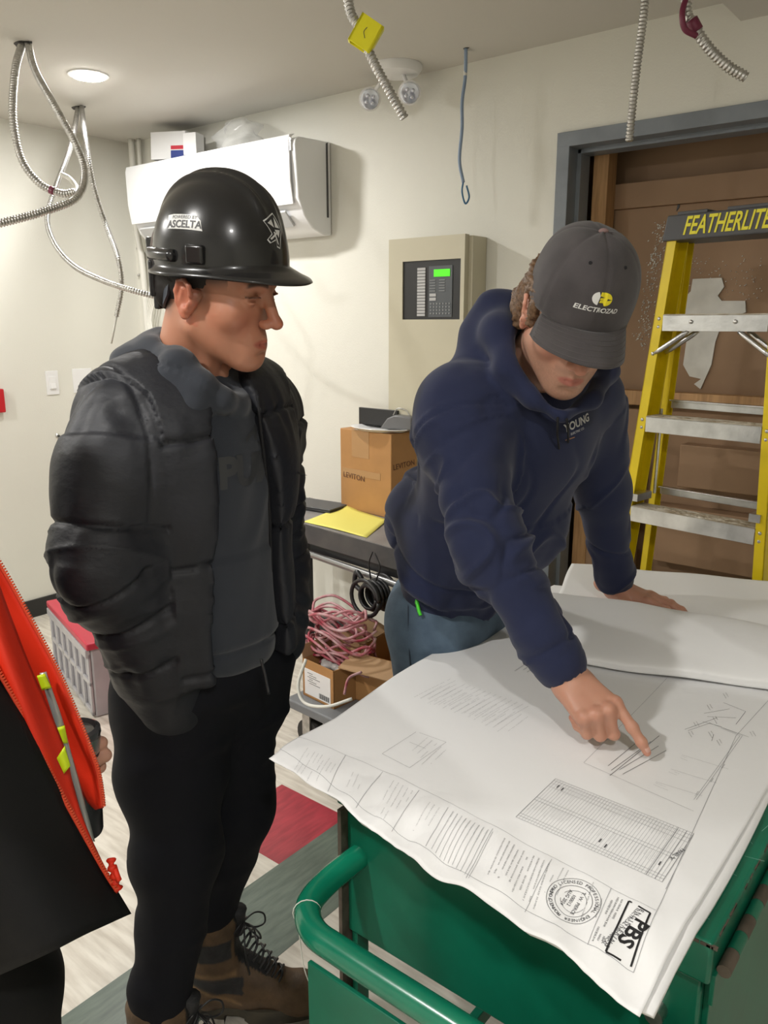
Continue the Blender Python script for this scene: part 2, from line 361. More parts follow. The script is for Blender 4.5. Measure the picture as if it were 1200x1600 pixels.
# ------------------------------------------------------------------ fire alarm panel
PX0, PX1, PYF = -2.165, -1.79, 2.715
PZ0, PZ1 = 1.19, 1.915
fp = empty('alarm_panel', ((PX0+PX1)/2, YB, PZ0), label='beige metal fire alarm control panel with green display on the back wall', cat='alarm panel')
def B(o, lo, hi, name, m, bevel=0.0, **k):
    g = G(); l = Vector(o.location); g.box(Vector(lo)-l, Vector(hi)-l); return g.build(name, m, o, bevel=bevel, **k)
B(fp, (PX0+.01, PYF+0.03, PZ0), (PX1+0.018, YB, PZ1-.004), 'back_box', M_beige, 0.004)
a = ony(629, 409, PYF); b_ = ony(718, 499, PYF); wx0, wx1, wz1, wz0 = a.x, b_.x, a.z, b_.z
g = G(); l = Vector(fp.location)
for lo, hi in (((PX0, PYF, PZ0), (wx0, PYF+0.03, PZ1)), ((wx1, PYF, PZ0), (PX1, PYF+0.03, PZ1)), ((wx0, PYF, wz1), (wx1, PYF+0.03, PZ1)), ((wx0, PYF, PZ0), (wx1, PYF+0.03, wz0))):
    g.box(Vector(lo)-l, Vector(hi)-l)
g.build('door', M_beige, fp)
B(fp, (wx0, PYF+0.006, wz0), (wx1, PYF+0.012, wz1), 'keypad', M_blk)
kx = lambda u: wx0+(wx1-wx0)*u
kz = lambda v: wz1+(wz0-wz1)*v
M_kgrey = mat('key_grey', (0.09, 0.10, 0.11), 0.5)
B(fp, (kx(.46), PYF+0.003, kz(.96)), (kx(.86), PYF+0.006, kz(.10)), 'button_plate', M_kgrey)
B(fp, (kx(.55), PYF+0.001, kz(.28)), (kx(.82), PYF+0.003, kz(.16)), 'display', mat('green_display', (0.07, 0.75, 0.01), 0.4, emit=0.55))
M_kp, M_kl = mat('pale_grey_print', (0.5, 0.5, 0.5), 0.5), mat('key_light', (0.25, 0.26, 0.27), 0.5)
for k in range(16):
    z = kz(.12+.052*k); g = G(); g.box(Vector((kx(.26), PYF+0.002, z-0.0095))-l, Vector((kx(.40), PYF+0.006, z))-l); g.build('zone_label', M_kp, fp)
for (u, v) in ((.48, .56), (.48, .63)):
    g = G(); g.box(Vector((kx(u), PYF+0.001, kz(v+.05)))-l, Vector((kx(u+.11), PYF+0.003, kz(v)))-l); g.build('large_key', M_kp, fp)
for r_ in range(5):
    for c_ in range(2): g = G(); g.box(Vector((kx(.48+.16*c_), PYF+0.001, kz(.345+.045*r_)))-l, Vector((kx(.58+.16*c_), PYF+0.003, kz(.33+.045*r_)))-l); g.build('wide_key', M_kl, fp)
for r_ in range(4):
    for c_ in range(7): g = G(); g.box(Vector((kx(.49+.053*c_), PYF+0.001, kz(.745+.055*r_)))-l, Vector((kx(.515+.053*c_), PYF+0.003, kz(.72+.055*r_)))-l); g.build('key', M_kl, fp)
g = G(); g.cyl(Vector((PX1-0.008, PYF-0.004, 1.50))-l, Vector((PX1-0.008, PYF+0.01, 1.50))-l, 0.007); g.build('lock', M_galv, fp, smooth=True, auto=40)

# ------------------------------------------------------------------ wall plates, sensor, alarm on left wall
def plate(name, a, b, label, cat, rocker):
    p = onx(*a, XL); q = onx(*b, XL); t = empty(name, (XL, (p.y+q.y)/2, (p.z+q.z)/2), label=label, cat=cat)
    w2, h2 = abs(q.y-p.y)/2, abs(q.z-p.z)/2
    g = G(); g.box((0, -w2, -h2), (0.006, w2, h2)); g.build('cover_plate', M_white, t, bevel=0.002)
    if rocker:
        g = G(); g.box((0.004, -0.017, -0.034), (0.010, 0.017, 0.034)); g.prism([(0.009, -0.03), (0.016, -0.03), (0.010, 0.0)], -0.014, 0.014); g.build('rocker', M_white, t, bevel=0.001)
    else:
        g = G(); g.cyl((0.006, 0.005, -h2*.84), (0.0075, 0.005, -h2*.84), 0.003, 8); g.build('screw', M_dgrey, t)
plate('light_switch', (70, 580), (92.5, 616), 'single white rocker light switch on the left wall', 'switch', True)
plate('blank_plate', (112, 576.5), (144.5, 612), 'square white blank cover plate right of the light switch', 'wall plate', False)
t = empty('door_stop', tuple(onx(90, 681, XL)), label='tiny round metal stop on the left wall below the switch', cat='wall fitting')
g = G(); g.lathe([(0.013, 0), (0.013, 0.004), (0.008, 0.008)], 16, M=Matrix.Rotation(math.pi/2, 4, 'Y')); g.build('flange', M_galv, t, smooth=True, auto=30)
g = G(); g.cyl((0.008, 0, 0), (0.02, 0, -0.002), 0.006); g.build('tip', M_blk, t, smooth=True, auto=30)
p = onx(-6, 626, XL); g = G(); g.box((0, -0.03, -0.06), (0.035, 0.03, 0.06)); o = g.build('fire_call_point', mat('signal_red', (0.5, 0.01, 0.02), 0.3), bevel=0.006); o.location = (XL, p.y, p.z); tag(o, 'red fire alarm pull box at the left edge of the left wall', 'alarm')

# ------------------------------------------------------------------ emergency light
pe = onz(620, 103, ZC); t = empty('emergency_light', (pe.x, pe.y, ZC), label='white twin-head emergency light on the ceiling by the back wall', cat='emergency light')
g = G(); g.lathe([(0.10, 0), (0.10, -0.012), (0.085, -0.03), (0.02, -0.034)], 32); g.build('base', M_white, t, smooth=True, auto=40)
for (px, py) in ((578, 155), (640, 145)):
    c = ony(px, py, pe.y+0.02) - Vector(t.location)
    dirv = (CAMP - (c+Vector(t.location)) + Vector((0, 0, -0.5))).normalized()
    Mh = Matrix.Translation(c) @ dirv.to_track_quat('Z', 'Y').to_matrix().to_4x4()
    g = G(); g.tube([Vector((c.x*.5, c.y*.5, -0.03)), c-dirv*0.03], 0.008, 10); g.build('arm', M_white, t, smooth=True)
    g = G(); g.lathe([(0.018, -0.055), (0.038, -0.038), (0.045, 0.0), (0.040, 0.002)], 24, M=Mh); h = g.build('lamp_head', M_white, t, smooth=True, auto=40)
    g = G(); g.lathe([(0.038, 0.002), (0.038, 0.005), (0.032, 0.007)], 24, M=Mh)
    for a in range(4): g.sphere(Mh @ Vector((0.016*math.cos(a*math.pi/2+.6), 0.016*math.sin(a*math.pi/2+.6), 0.008)), 0.008, 6)
    g.build('lens', M_lens, h, smooth=True, auto=30)

# ------------------------------------------------------------------ armoured cables
def cable(name, label, pts, r, tapes=(), core=None):
    t = empty(name, tuple(pts[0]), label=label, cat='cable'); off = Vector(pts[0])
    pp = [Vector(p)-off for p in pts]
    g = G(); q = corrugated(g, pp, r); g.build('armour', M_galv, t, smooth=True)
    for (a, b, m, rr) in tapes:
        i0, i1 = int(a*len(q)), int(b*len(q)); g = G(); g.tube(q[i0:i1+1:4] if i1-i0 > 8 else q[i0:i1+1], r*rr, 12); g.build('tape', m, t, smooth=True)
    if core:
        g = G(); g.tube([q[-1], q[-1]+(q[-1]-q[-8]).normalized()*core], r*0.45, 8); g.build('wire_end', M_whitecable, t, smooth=True)
    return t, q
up = Vector((0, 0, 1))
c1p = [W(541, -20, 2.3)]
c = cable('armoured_cable', 'armoured cable with yellow tag hanging above the air conditioner end', [Vector((W(541,-20,2.3).x, W(541,-20,2.3).y, ZC)), W(545, 5, 2.27), W(562, 45, 2.26), W(583, 95, 2.25), (W(610, 145, 2.25)), W(633, 186, 2.26)], 0.0115)
cen = W(572, 54, 2.25); g = G(); Mt = frame(cen - Vector(c[0].location), _rt*1.0 + Vector((0, 0, -0.62)), Vector((0, 0, 1))+_rt*0.35)
g.box((-0.032, -0.036, -0.013), (0.032, 0.036, -0.011), M=Mt); g.box((-0.032, -0.036, 0.011), (0.032, 0.036, 0.013), M=Mt); g.box((0.024, -0.036, -0.013), (0.032, 0.036, 0.013), M=Mt); g.box((-0.032, -0.036, -0.013), (-0.026, 0.036, 0.013), M=Mt)
g.build('tag', M_ytape, c[0], bevel=0.002)
g = G(); g.tube(spline([Mt @ Vector(v) for v in ((-0.004, 0.012, .0135), (-.006, 0.0, .0135), (0.0, -0.008, .0135), (0.004, -.012, .0135))], 6), 0.0008, 6); g.build('tag_marking', M_ink, c[0])
cable('armoured_cable', 'straight armoured cable hanging in front of the grey door frame', [Vector((W(1010,-10,2.45).x, W(1010,-10,2.45).y, ZC)), W(1006, 20, 2.45), W(997, 90, 2.45), W(990, 150, 2.45), W(983, 222, 2.46)], 0.0105)
cable('armoured_cable', 'short bent armoured cable with dark red tape hanging at top right', [Vector((W(1069,-30,2.1).x, W(1069,-30,2.1).y, ZC)), W(1072, 0, 2.1), W(1082, 35, 2.1), W(1105, 72, 2.1), W(1135, 102, 2.1), W(1166, 121, 2.1)], 0.0115, tapes=((0.60, 0.66, M_redtape, 1.3),))
g = G(); g.tube(spline([W(1072, -3, 2.08), W(1066, 20, 2.07), W(1070, 45, 2.07), W(1088, 56, 2.08)], 8), 0.007, 8); tag(g.build('red_lead', M_redtape, smooth=True), 'loop of dark red lead taped to the bent cable at top right', 'cable')
h1 = onz(35, 68, ZC)
cable('armoured_cable', 'armoured cable with dark stripe looping from the left ceiling hole', [h1, W(24, 110, 3.1), W(20, 180, 3.05), W(32, 245, 3.05), W(60, 285, 3.05), W(95, 302, 3.05), W(118, 300, 3.05)], 0.0125, tapes=((0.86, 0.9, M_redtape, 1.15),))
cable('armoured_cable', 'long armoured cable from the left ceiling hole swinging out of frame', [h1+Vector((0.02, 0.01, 0)), W(55, 110, 3.1), W(85, 165, 3.0), W(118, 225, 2.95), W(132, 270, 2.9), W(120, 308, 2.8), W(70, 330, 2.7), W(0, 349, 2.6), W(-90, 370, 2.5)], 0.0115)
h2 = onz(122, 168, ZC)
cable('armoured_cable', 'thin armoured cable curling from the right ceiling hole towards the hard hat', [h2, W(110, 230, 3.6), W(88, 290, 3.4), W(74, 340, 3.3), W(85, 380, 3.2), W(115, 415, 3.1), W(160, 438, 3.0), W(205, 453, 2.95), W(245, 464, 2.95)], 0.0095)
cable('armoured_cable', 'thin armoured cable from the right ceiling hole with bare white end', [h2+Vector((0.03, 0, 0)), W(134, 220, 3.5), W(146, 290, 3.4), W(165, 350, 3.4), W(185, 405, 3.3), W(190, 450, 3.3), W(182, 495, 3.3)], 0.0095, core=0.11)
g = G(); g.tube(spline([W(95, 272, 3.2), W(110, 280, 3.2), W(121, 296, 3.15), W(112, 306, 3.1), W(90, 300, 3.1)], 8), 0.009, 8); tag(g.build('white_cable', M_whitecable, smooth=True), 'short white cable end hooked at the bottom of the striped loop', 'cable')
for nm, hp, lb in (('ceiling_hole', h1, 'ragged ceiling hole with two armoured cables near the left edge'), ('ceiling_hole', h2, 'ragged ceiling hole with two thinner cables beside the room corner'), ('ceiling_hole', onz(728, 75, ZC), 'small ceiling hole above the dangling blue cable')):
    g = G(); s_ = 0.045 if 'ragged' in lb else 0.012
    g.prism([(hp.x+s_*math.cos(a)*(1+.2*math.sin(3*a)), hp.y+s_*.55*math.sin(a)) for a in [k*math.pi/8 for k in range(16)]], ZC-0.0015, ZC+0.0, axis='z')
    tag(g.build(nm, mat('hole_grey', (0.06, 0.055, 0.05), 0.9)), lb, 'hole', 'holes cut in the ceiling for cables')
h3 = onz(728, 75, ZC)
t = empty('hanging_cable', tuple(h3), label='blue grey cable dangling from the ceiling beside the alarm panel', cat='cable')
g = G(); g.tube(spline([Vector((0, 0, 0)), W(727, 120, 3.25)-h3, W(722, 160, 3.25)-h3, W(722, 200, 3.25)-h3, W(718, 250, 3.25)-h3, W(724, 285, 3.25)-h3], 8), 0.0065, 8); g.build('sheath', M_bluewire, t, smooth=True)
g = G(); g.tube(spline([W(724, 283, 3.25)-h3, W(722, 300, 3.25)-h3, W(727, 318, 3.25)-h3, W(733, 308, 3.25)-h3, W(729, 290, 3.25)-h3], 8), 0.0035, 8); g.build('conductor', mat('blue_wire', (0.05, 0.16, 0.3), 0.4), t, smooth=True)
g = G(); g.tube([W(727, 118, 3.248)-h3, W(728, 82, 3.248)-h3], 0.0072, 8); g.build('tape_wrap', M_whitecable, t, smooth=True)
# ------------------------------------------------------------------ step ladder
lx = Vector((0.989, -0.147, 0)); ly = Vector((0.147, 0.989, 0))       # across, and away from the viewer
lad = empty('step_ladder', (-0.760, 2.30, 0.0), math.atan2(lx.y, lx.x), 'yellow fibreglass step ladder with aluminium steps standing in the doorway', 'ladder')
# local frame: x across, y away, z up.  front plane leans away with height
def fy(z): return 0.02+0.115*(z/1.85)
def hw(z): return 0.160+0.066*(1.80-z)          # half width to rail centre
TOP = 1.835
steps = [1.605, 1.302, 1.018, 0.72, 0.42]
for s in (-1, 1):
    g = G()
    # channel rail: web facing outward, flanges inward
    for (a0, a1, b0, b1) in ((-0.004, 0.0, 0.0, 0.075), (-0.030, 0.0, 0.0, 0.004), (-0.030, 0.0, 0.071, 0.075)):
        vs = []
        for z in (0.0, TOP):
            X = s*(hw(z)+0.012)
            for (u, v) in ((a0, b0), (a1, b0), (a1, b1), (a0, b1)): vs.append((X+s*u, fy(z)+v, z))
        g.add(vs, [(0,1,2,3),(7,6,5,4),(0,4,5,1),(1,5,6,2),(2,6,7,3),(3,7,4,0)])
    r_ = g.build('front_rail', M_yel, lad, bevel=0.001)
    for z in steps:
        for dz in (-0.018, 0.006): g = G(); g.sphere((s*(hw(z)-0.004), fy(z)-0.001, z+dz-0.018), 0.0055, 6, sc=(1, .5, 1)); g.build('rivet', M_galv, r_, smooth=True)
    g = G(); g.sphere((s*(hw(1.49)-0.004), fy(1.49)-0.001, 1.49), 0.006, 6, sc=(1, .5, 1))
    g.build('rivet', M_galv, r_, smooth=True)
    g = G()
    if s == 1:
        for (z0, z1) in ((1.27, 1.42), (1.05, 1.22)):
            g.box((hw(1.2)+0.0125, fy(1.2)+0.02, z0), (hw(1.2)+0.0135, fy(1.2)+0.06, z1))
    g.v and g.build('warning_label', mat('label_grey', (0.55, 0.55, 0.5), 0.5, col2=(0.2, 0.05, 0.04), vscale=30), r_)
    g = G()
    for (a0, a1, b0, b1) in ((-0.004, 0.0, 0.0, 0.04), (-0.022, 0.0, 0.0, 0.004), (-0.022, 0.0, 0.036, 0.040)):
        vs = []
        for z in (0.0, TOP-0.02):
            X = s*(hw(z)+0.004); Y = 0.205+0.05*(TOP-z)/TOP-0.0
            for (u, v) in ((a0, b0), (a1, b0), (a1, b1), (a0, b1)): vs.append((X+s*u, Y+v, z))
        g.add(vs, [(0,1,2,3),(7,6,5,4),(0,4,5,1),(1,5,6,2),(2,6,7,3),(3,7,4,0)])
    g.build('rear_rail', M_yel, lad, bevel=0.001)
M_dusty = mat('dusty_aluminium', (0.62, 0.58, 0.50), 0.6, 0.4, col2=(0.36, 0.29, 0.19), vscale=26, bump=0.5, bscale=70, stretch=(1, 2, 1))
for i, z in enumerate(steps):
    st_ = empty('step', (0, 0, 0)); st_.parent = lad
    w_ = hw(z)-0.018; y0 = fy(z)-0.004
    g = G(); g.box((-w_, y0, z-0.048), (w_, y0+0.003, z)); g.box((-w_, y0+0.072, z-0.03), (w_, y0+0.075, z)); g.build('front_lip', M_alu, st_, bevel=0.0008)
    g = G(); g.box((-w_, y0, z-0.003), (w_, y0+0.075, z))
    for k in range(7): g.box((-w_, y0+0.006+k*0.010, z), (w_, y0+0.010+k*0.010, z+0.0012))
    if i in (1, 2):
        for k in range(40 if i == 1 else 110):
            xx = random.uniform(-w_, w_)*(0.95 if i == 2 else .8)
            g.sphere((xx, y0+random.uniform(0.012, 0.062), z), random.uniform(0.003, 0.009), 4, sc=(1.6, 1, .45))
    g.build('tread', M_dusty, st_)
for s in (-1, 1):
    for yy in (0.0, 0.062):
        z1, z2 = 1.557, 1.492
        a = Vector((s*0.075, fy(z1)+0.004+yy, z1)); b = Vector((s*(hw(z2)-0.010), fy(z2)+0.002+yy, z2))
        g = G(); g.tube([a, a.lerp(b, .15), a.lerp(b, .85), b], lambda i: 0.008 if i in (1, 2) else 0.006, 8); g.build('knee_brace', M_alu, lad, smooth=True)
    g = G(); g.sphere((s*0.065, fy(1.58)-0.005, 1.584), 0.006, 6, sc=(1, .5, 1)); g.build('rivet', M_galv, lad, smooth=True)
    g = G(); a = Vector((s*(hw(1.25)-0.03), fy(1.25)+0.075, 1.32)); b = Vector((s*(hw(1.05)-0.04), fy(1.05)+0.09, 1.05)); g.tube([a, b], 0.005, 6)
    g.box((s*(hw(1.05)-.02)-0.016, fy(1.05)-0.006, 1.035), (s*(hw(1.05)-.02)+0.016, fy(1.05)+0.08, 1.058)); g.build('spreader', M_alu, lad)
for z in (1.325, 1.045, 0.75):
    Y = 0.205+0.05*(TOP-z)/TOP; g = G(); w_ = hw(z)-0.035
    g.box((-w_, Y-0.006, z-0.004), (w_, Y, z+0.022)); g.box((-w_, Y-0.02, z+0.018), (w_, Y, z+0.022)); g.build('rear_brace', M_alu, lad, bevel=0.001)
# cap
cap = empty('top_cap', (0, 0, 0)); cap.parent = lad
w1, w0 = hw(TOP)+0.016, hw(TOP)+0.024
g = G(); yc = fy(TOP)
vs = [(-w0, yc-0.012, TOP-0.02), (w0, yc-0.012, TOP-0.02), (w0, yc+0.135, TOP-0.02), (-w0, yc+0.135, TOP-0.02), (-w1, yc-0.004, TOP+0.052), (w1, yc-0.004, TOP+0.052), (w1, yc+0.128, TOP+0.052), (-w1, yc+0.128, TOP+0.052)]
g.add(vs, [(0,3,2,1),(4,5,6,7),(0,1,5,4),(1,2,6,5),(2,3,7,6),(3,0,4,7)]); g.build('cap_body', M_dgrey, cap, bevel=0.005)
g = G(); g.box((-w1+0.03, yc-0.001, TOP+0.050), (-w1+0.12, yc+0.12, TOP+0.060)); g.box((w1-0.17, yc-0.001, TOP+0.050), (w1-0.02, yc+0.12, TOP+0.060)); g.build('tool_tray', M_dgrey, cap, bevel=0.002)
g = G(); Mt = frame((0.012, yc-0.0092, TOP+0.016), (1, 0, 0), (0, 0.11, 1)); v_, f_ = text_mesh('FEATHERLITE', 0.072, depth=0.0008, shear=0.28, space=1.0, bold=0.0012); g.add([Mt @ Vector((v[0]*.575-.008, v[1], v[2])) for v in v_], f_)
g.build('writing', mat('yellow_print', (0.80, 0.72, 0.03), 0.5), cap)

# ------------------------------------------------------------------ work bench against back wall
bz = 0.76
bf0, bf1 = onz(452, 811, bz), onz(640, 863, bz)
ux = (bf1-bf0); ux.z = 0; ux.normalize(); uy = Vector((-ux.y, ux.x, 0))
bn = empty('work_bench', (bf0.x, bf0.y, 0), math.atan2(ux.y, ux.x), 'dark grey work bench with a metal under-rail against the back wall', 'bench')
M_slab = mat('dark_laminate', (0.055, 0.055, 0.058), 0.5, col2=(0.085, 0.083, 0.08), vscale=10)
M_slabt = mat('dusty_grey_laminate', (0.27, 0.26, 0.25), 0.5, col2=(0.2, 0.19, 0.185), vscale=8)
g = G(); g.box((-0.28, 0.0, bz-0.085), (0.80, 0.34, bz-0.004)); g.build('slab', M_slab, bn, bevel=0.003)
g = G(); g.box((-0.28, 0.0, bz-0.004), (0.80, 0.34, bz)); g.build('top', M_slabt, bn)
g = G(); g.box((0.10, 0.03, bz-0.13), (0.80, 0.30, bz-0.085)); g.build('under_frame', M_blk, bn, bevel=0.002)
g = G(); g.tube([(0.0, 0.0, bz-0.125), (0.80, 0.0, bz-0.145)], 0.014, 12); g.build('rail', mat('dull_steel', (0.3, 0.3, 0.3), 0.35, 0.8), bn, smooth=True, auto=40)
for x in (0.76,):
    for y in (0.05, 0.28): g = G(); g.box((x-0.02, y-0.02, 0), (x+0.02, y+0.02, bz-0.085)); g.build('leg', M_blk, bn, bevel=0.002)
for x in (-0.26,):
    for y in (0.30,): g = G(); g.box((x-0.02, y-0.02, 0), (x+0.02, y+0.02, bz-0.085)); g.build('leg', M_blk, bn, bevel=0.002)
# black flat panel lying behind on the bench
p = onz(463, 792, bz); t = empty('laptop', (p.x+0.05, p.y-0.01, bz), math.atan2(ux.y, ux.x)+0.22, 'closed black laptop lying on the bench left of the cardboard box', 'laptop')
g = G(); g.box((-0.18, -0.02, 0.0), (0.17, 0.13, 0.012)); g.build('base', M_blk, t, bevel=0.003)
g = G(); g.box((-0.18, -0.02, 0.013), (0.17, 0.13, 0.02)); g.build('lid', M_dgrey, t, bevel=0.003)
# cardboard box
c0 = onz(611, 811, bz)
bxo = empty('cardboard_box', (c0.x, c0.y, bz), math.atan2(ux.y, ux.x)+0.03, 'large taped cardboard box standing on the bench beside the yellow sheet', 'box')
BW, BD, BH = 0.315, 0.165, 0.365
g = G(); g.box((-BW, 0, 0), (0, BD, BH)); g.build('carton', M_card, bxo, bevel=0.004)
g = G(); g.box((-BW*.76, -0.001, BH-0.12), (-BW*.42, 0.0, BH)); g.box((-BW*.76, 0, BH), (-BW*.42, BD, BH+0.001)); g.box((-BW*.97, -0.0012, 0.16), (-BW*.2, -0.0002, 0.19)); g.build('tape', M_tape, bxo)
g = G(); add_text(g, 'LEVITON', frame((-BW*.72, -0.0016, 0.155), (1, 0, -0.05), (0, 0, 1)), 0.034, depth=0.0003, bold=0.0002)
add_text(g, 'LEVITON', frame((0.0012, 0.080, 0.225), (0, 1, 0.06), (0, 0, 1)), 0.034, depth=0.0003); g.build('writing', mat('brown_print', (0.14, 0.06, 0.03), 0.7), bxo)
# tray and plate on box
def atb(x, y, z): return bxo.matrix_world @ Vector((x, y, z))
bpy.context.view_layer.update()
t = empty('paper_plate', tuple(atb(-0.11, 0.055, BH+0.002)), 0.1, 'white oval plate with black rim lying on top of the cardboard box', 'plate')
g = G(); g.lathe([(0.11, 0.0), (0.150, 0.014), (0.147, 0.016), (0.11, 0.004)], 32, M=Matrix.Diagonal((1.0, 0.62, 1, 1))); g.build('dish', M_white, t, smooth=True, auto=60)
g = G(); g.lathe([(0.144, 0.0), (0.151, 0.0), (0.151, 0.003), (0.144, 0.003)], 32, M=Matrix.Diagonal((1.0, 0.62, 1, 1))); g.build('rim_shadow_gap', M_blk, t) if False else None
t = empty('black_tray', tuple(atb(-0.14, 0.075, BH+0.016)), math.atan2(ux.y, ux.x)+0.08, 'black folder tray standing on the box behind the plate', 'tray')
g = G(); g.box((-0.125, 0, 0), (0.10, 0.012, 0.075)); g.box((-0.125, 0.0, 0), (0.10, 0.07, 0.006)); g.build('tray_body', M_blk, t, bevel=0.002)
t = empty('grey_holder', tuple(atb(-0.03, 0.07, BH+0.016)), 0.2, 'dark grey plastic holder on the box beside the black tray', 'holder')
g = G(); g.prism([(-0.07, 0), (0.08, 0), (0.08, 0.055), (0.0, 0.06), (-0.035, 0.045)], -0.03, 0.05); g.build('holder_body', mat('grey_plastic', (0.16, 0.16, 0.165), 0.4), t, bevel=0.006)
g = G(); g.tube(spline([(-0.02, 0.0, 0.055), (0.0, 0.0, 0.085), (0.04, 0.0, 0.08), (0.06, 0, 0.055)], 6), 0.003, 6); g.build('clip', M_galv, t, smooth=True)
# yellow sheet
pts = [onz(474, 815, bz+.002), onz(537, 792, bz+.002), onz(606, 813, bz+.002), onz(573, 840, bz+.002)]
g = G(); n = 12; vs = []
for i in range(n+1):
    for j in range(n+1):
        u, v = i/n, j/n; q = pts[0].lerp(pts[3], u).lerp(pts[1].lerp(pts[2], u), v)
        z = bz+0.0015+0.012*max(0, v-.7)**1.5*(1+math.sin(5*u))+0.003*math.sin(3*u+2*v)**2+(0.016*max(0, (v-.72)/.28)**2*max(0, .35-u)/.35); vs.append((q.x, q.y, z))
fs = [(i*(n+1)+j, (i+1)*(n+1)+j, (i+1)*(n+1)+j+1, i*(n+1)+j+1) for i in range(n) for j in range(n)]
g.add(vs, fs); o = g.build('yellow_sheet', mat('yellow_paper', (0.83, 0.76, 0.17), 0.7), smooth=True); md = o.modifiers.new('s', 'SOLIDIFY'); md.thickness = 0.0006
tag(o, 'sheet of yellow paper lying on the front of the grey bench', 'paper')
# cup
p = onz(640, 838, bz); t = empty('paper_cup', (p.x+.0, p.y, bz), 0, 'red paper cup with white lid on the bench behind the man in the cap', 'cup')
g = G(); g.lathe([(0.028, 0), (0.038, 0.075)], 24); g.build('cup_body', mat('cup_red', (0.5, 0.02, 0.03), 0.4), t, smooth=True, auto=40)
g = G(); g.lathe([(0.041, 0.072), (0.042, 0.08), (0.037, 0.09), (0.035, 0.098)], 24); g.build('lid', M_white, t, smooth=True, auto=40)
# extension reel under the bench
c = W(585, 930, 2.9); t = empty('cable_reel', tuple(c), math.atan2(ux.y, ux.x), 'black cable reel hanging under the grey bench', 'cable reel')
g = G()
for yy in (-0.05, 0.05): g.tube([(0.075*math.cos(a), yy, 0.07*math.sin(a)) for a in [k*math.pi/12 for k in range(25)]], 0.008, 8)
g.build('side_ring', M_blk, t, smooth=True)
g = G()
for k in range(7): g.tube([((0.045+0.006*(k % 3))*math.cos(a), -0.035+0.012*k, (0.045+0.006*(k % 3))*math.sin(a)) for a in [j*math.pi/10 for j in range(21)]], 0.007, 8)
g.build('wound_cable', M_blk, t, smooth=True)
g = G(); g.tube(spline([(-0.02, 0, 0.06), (-0.03, 0, 0.12), (-0.01, 0, 0.17)], 6), 0.003, 6); g.tube(spline([(0.01, 0, 0.06), (0.03, 0, 0.12), (0.0, 0, 0.17)], 6), 0.003, 6); g.tube(spline([(-0.075, 0, 0.0), (-0.11, 0, 0.02), (-0.10, 0, 0.07), (-0.07, 0, 0.05)], 6), 0.01, 8); g.build('handle', M_blk, t, smooth=True)

# ------------------------------------------------------------------ grey dolly with cartons and cables
dz = 0.2
d0 = onz(462, 1098, dz); dang = -0.06
dl = empty('platform_dolly', (d0.x, d0.y, 0), dang, 'low grey platform dolly loaded with cartons and red cable under the bench', 'dolly')
g = G(); g.box((-0.06, 0, dz-0.035), (0.62, 0.42, dz)); g.build('platform', mat('grey_platform', (0.17, 0.18, 0.19), 0.45), dl, bevel=0.006)
for (x, y) in ((0.02, 0.06), (0.56, 0.06), (0.02, 0.36), (0.56, 0.36)):
    g = G(); g.tube([(x, y-0.02, 0.06), (x, y+0.02, 0.06)], 0.06, 20); wl = g.build('wheel', mat('rubber', (0.035, 0.033, 0.03), 0.7), dl, smooth=True, auto=40)
    g = G(); g.box((x-0.02, y-0.03, 0.06), (x+0.02, y-0.024, dz-0.035)); g.box((x-0.02, y+0.024, 0.06), (x+0.02, y+0.03, dz-0.035)); g.build('fork', M_galv, wl)
def open_carton(name, c, sx, sy, sz, rz, m, label, flaps):
    t = empty(name, c, rz, label, 'carton'); th = 0.004
    g = G(); g.box((0, 0, 0), (sx, sy, th)); g.box((0, 0, 0), (sx, th, sz)); g.box((0, sy-th, 0), (sx, sy, sz)); g.box((0, 0, 0), (th, sy, sz)); g.box((sx-th, 0, 0), (sx, sy, sz)); g.build('carton_body', m, t)
    for sd, L, ang in flaps:
        c_, s_ = math.cos(ang), math.sin(ang); dy, dzz = L*c_, L*s_
        g = G()
        if sd == 'n': P = [(0, 0), (sx, 0)]; d = (0, -dy, dzz)
        if sd == 'f': P = [(0, sy), (sx, sy)]; d = (0, dy, dzz)
        if sd == 'l': P = [(0, 0), (0, sy)]; d = (-dy, 0, dzz)
        if sd == 'r': P = [(sx, 0), (sx, sy)]; d = (dy, 0, dzz)
        a = Vector((*P[0], sz)); b = Vector((*P[1], sz)); d = Vector(d); n = (b-a).cross(d).normalized()*th
        g.add([a, b, b+d, a+d, a+n, b+n, b+d+n, a+d+n], [(0,1,2,3),(7,6,5,4),(0,4,5,1),(1,5,6,2),(2,6,7,3),(3,7,4,0)]); g.build('flap', M_cardp, t)
    return t
c0_ = onz(474, 1085, dz)
cb = open_carton('small_carton', (c0_.x, c0_.y, dz), 0.175, 0.15, 0.15, -0.10, M_card, 'small open carton with a printed white label on the dolly', [('f', .05, 1.2), ('l', .05, 1.4)])
g = G(); g.box((0.012, -0.0015, 0.012), (0.158, 0.0, 0.115)); lb = g.build('label', M_white, cb)
g = G()
for k in range(6): g.box((0.03+(k % 2)*.01, -0.002, 0.10-0.008*k), (0.06+0.02*(k % 3), -0.0016, 0.102-0.008*k))
for k in range(16): g.box((0.095+0.0036*k, -0.002, 0.018), (0.0965+0.0036*k+(k % 3)*.0006, -0.0016, 0.038))
g.build('printed_lines', M_ink, lb)
g = G()
for k in range(12): g.sphere((random.uniform(.03, .15), random.uniform(.03, .12), 0.125), 0.028, 5, sc=(1, 1, .6))
g.build('plastic_wrapped_contents', mat('cloudy_film', (0.45, 0.42, 0.40), 0.25), cb, smooth=True)
c1_ = onz(552, 1092, dz)
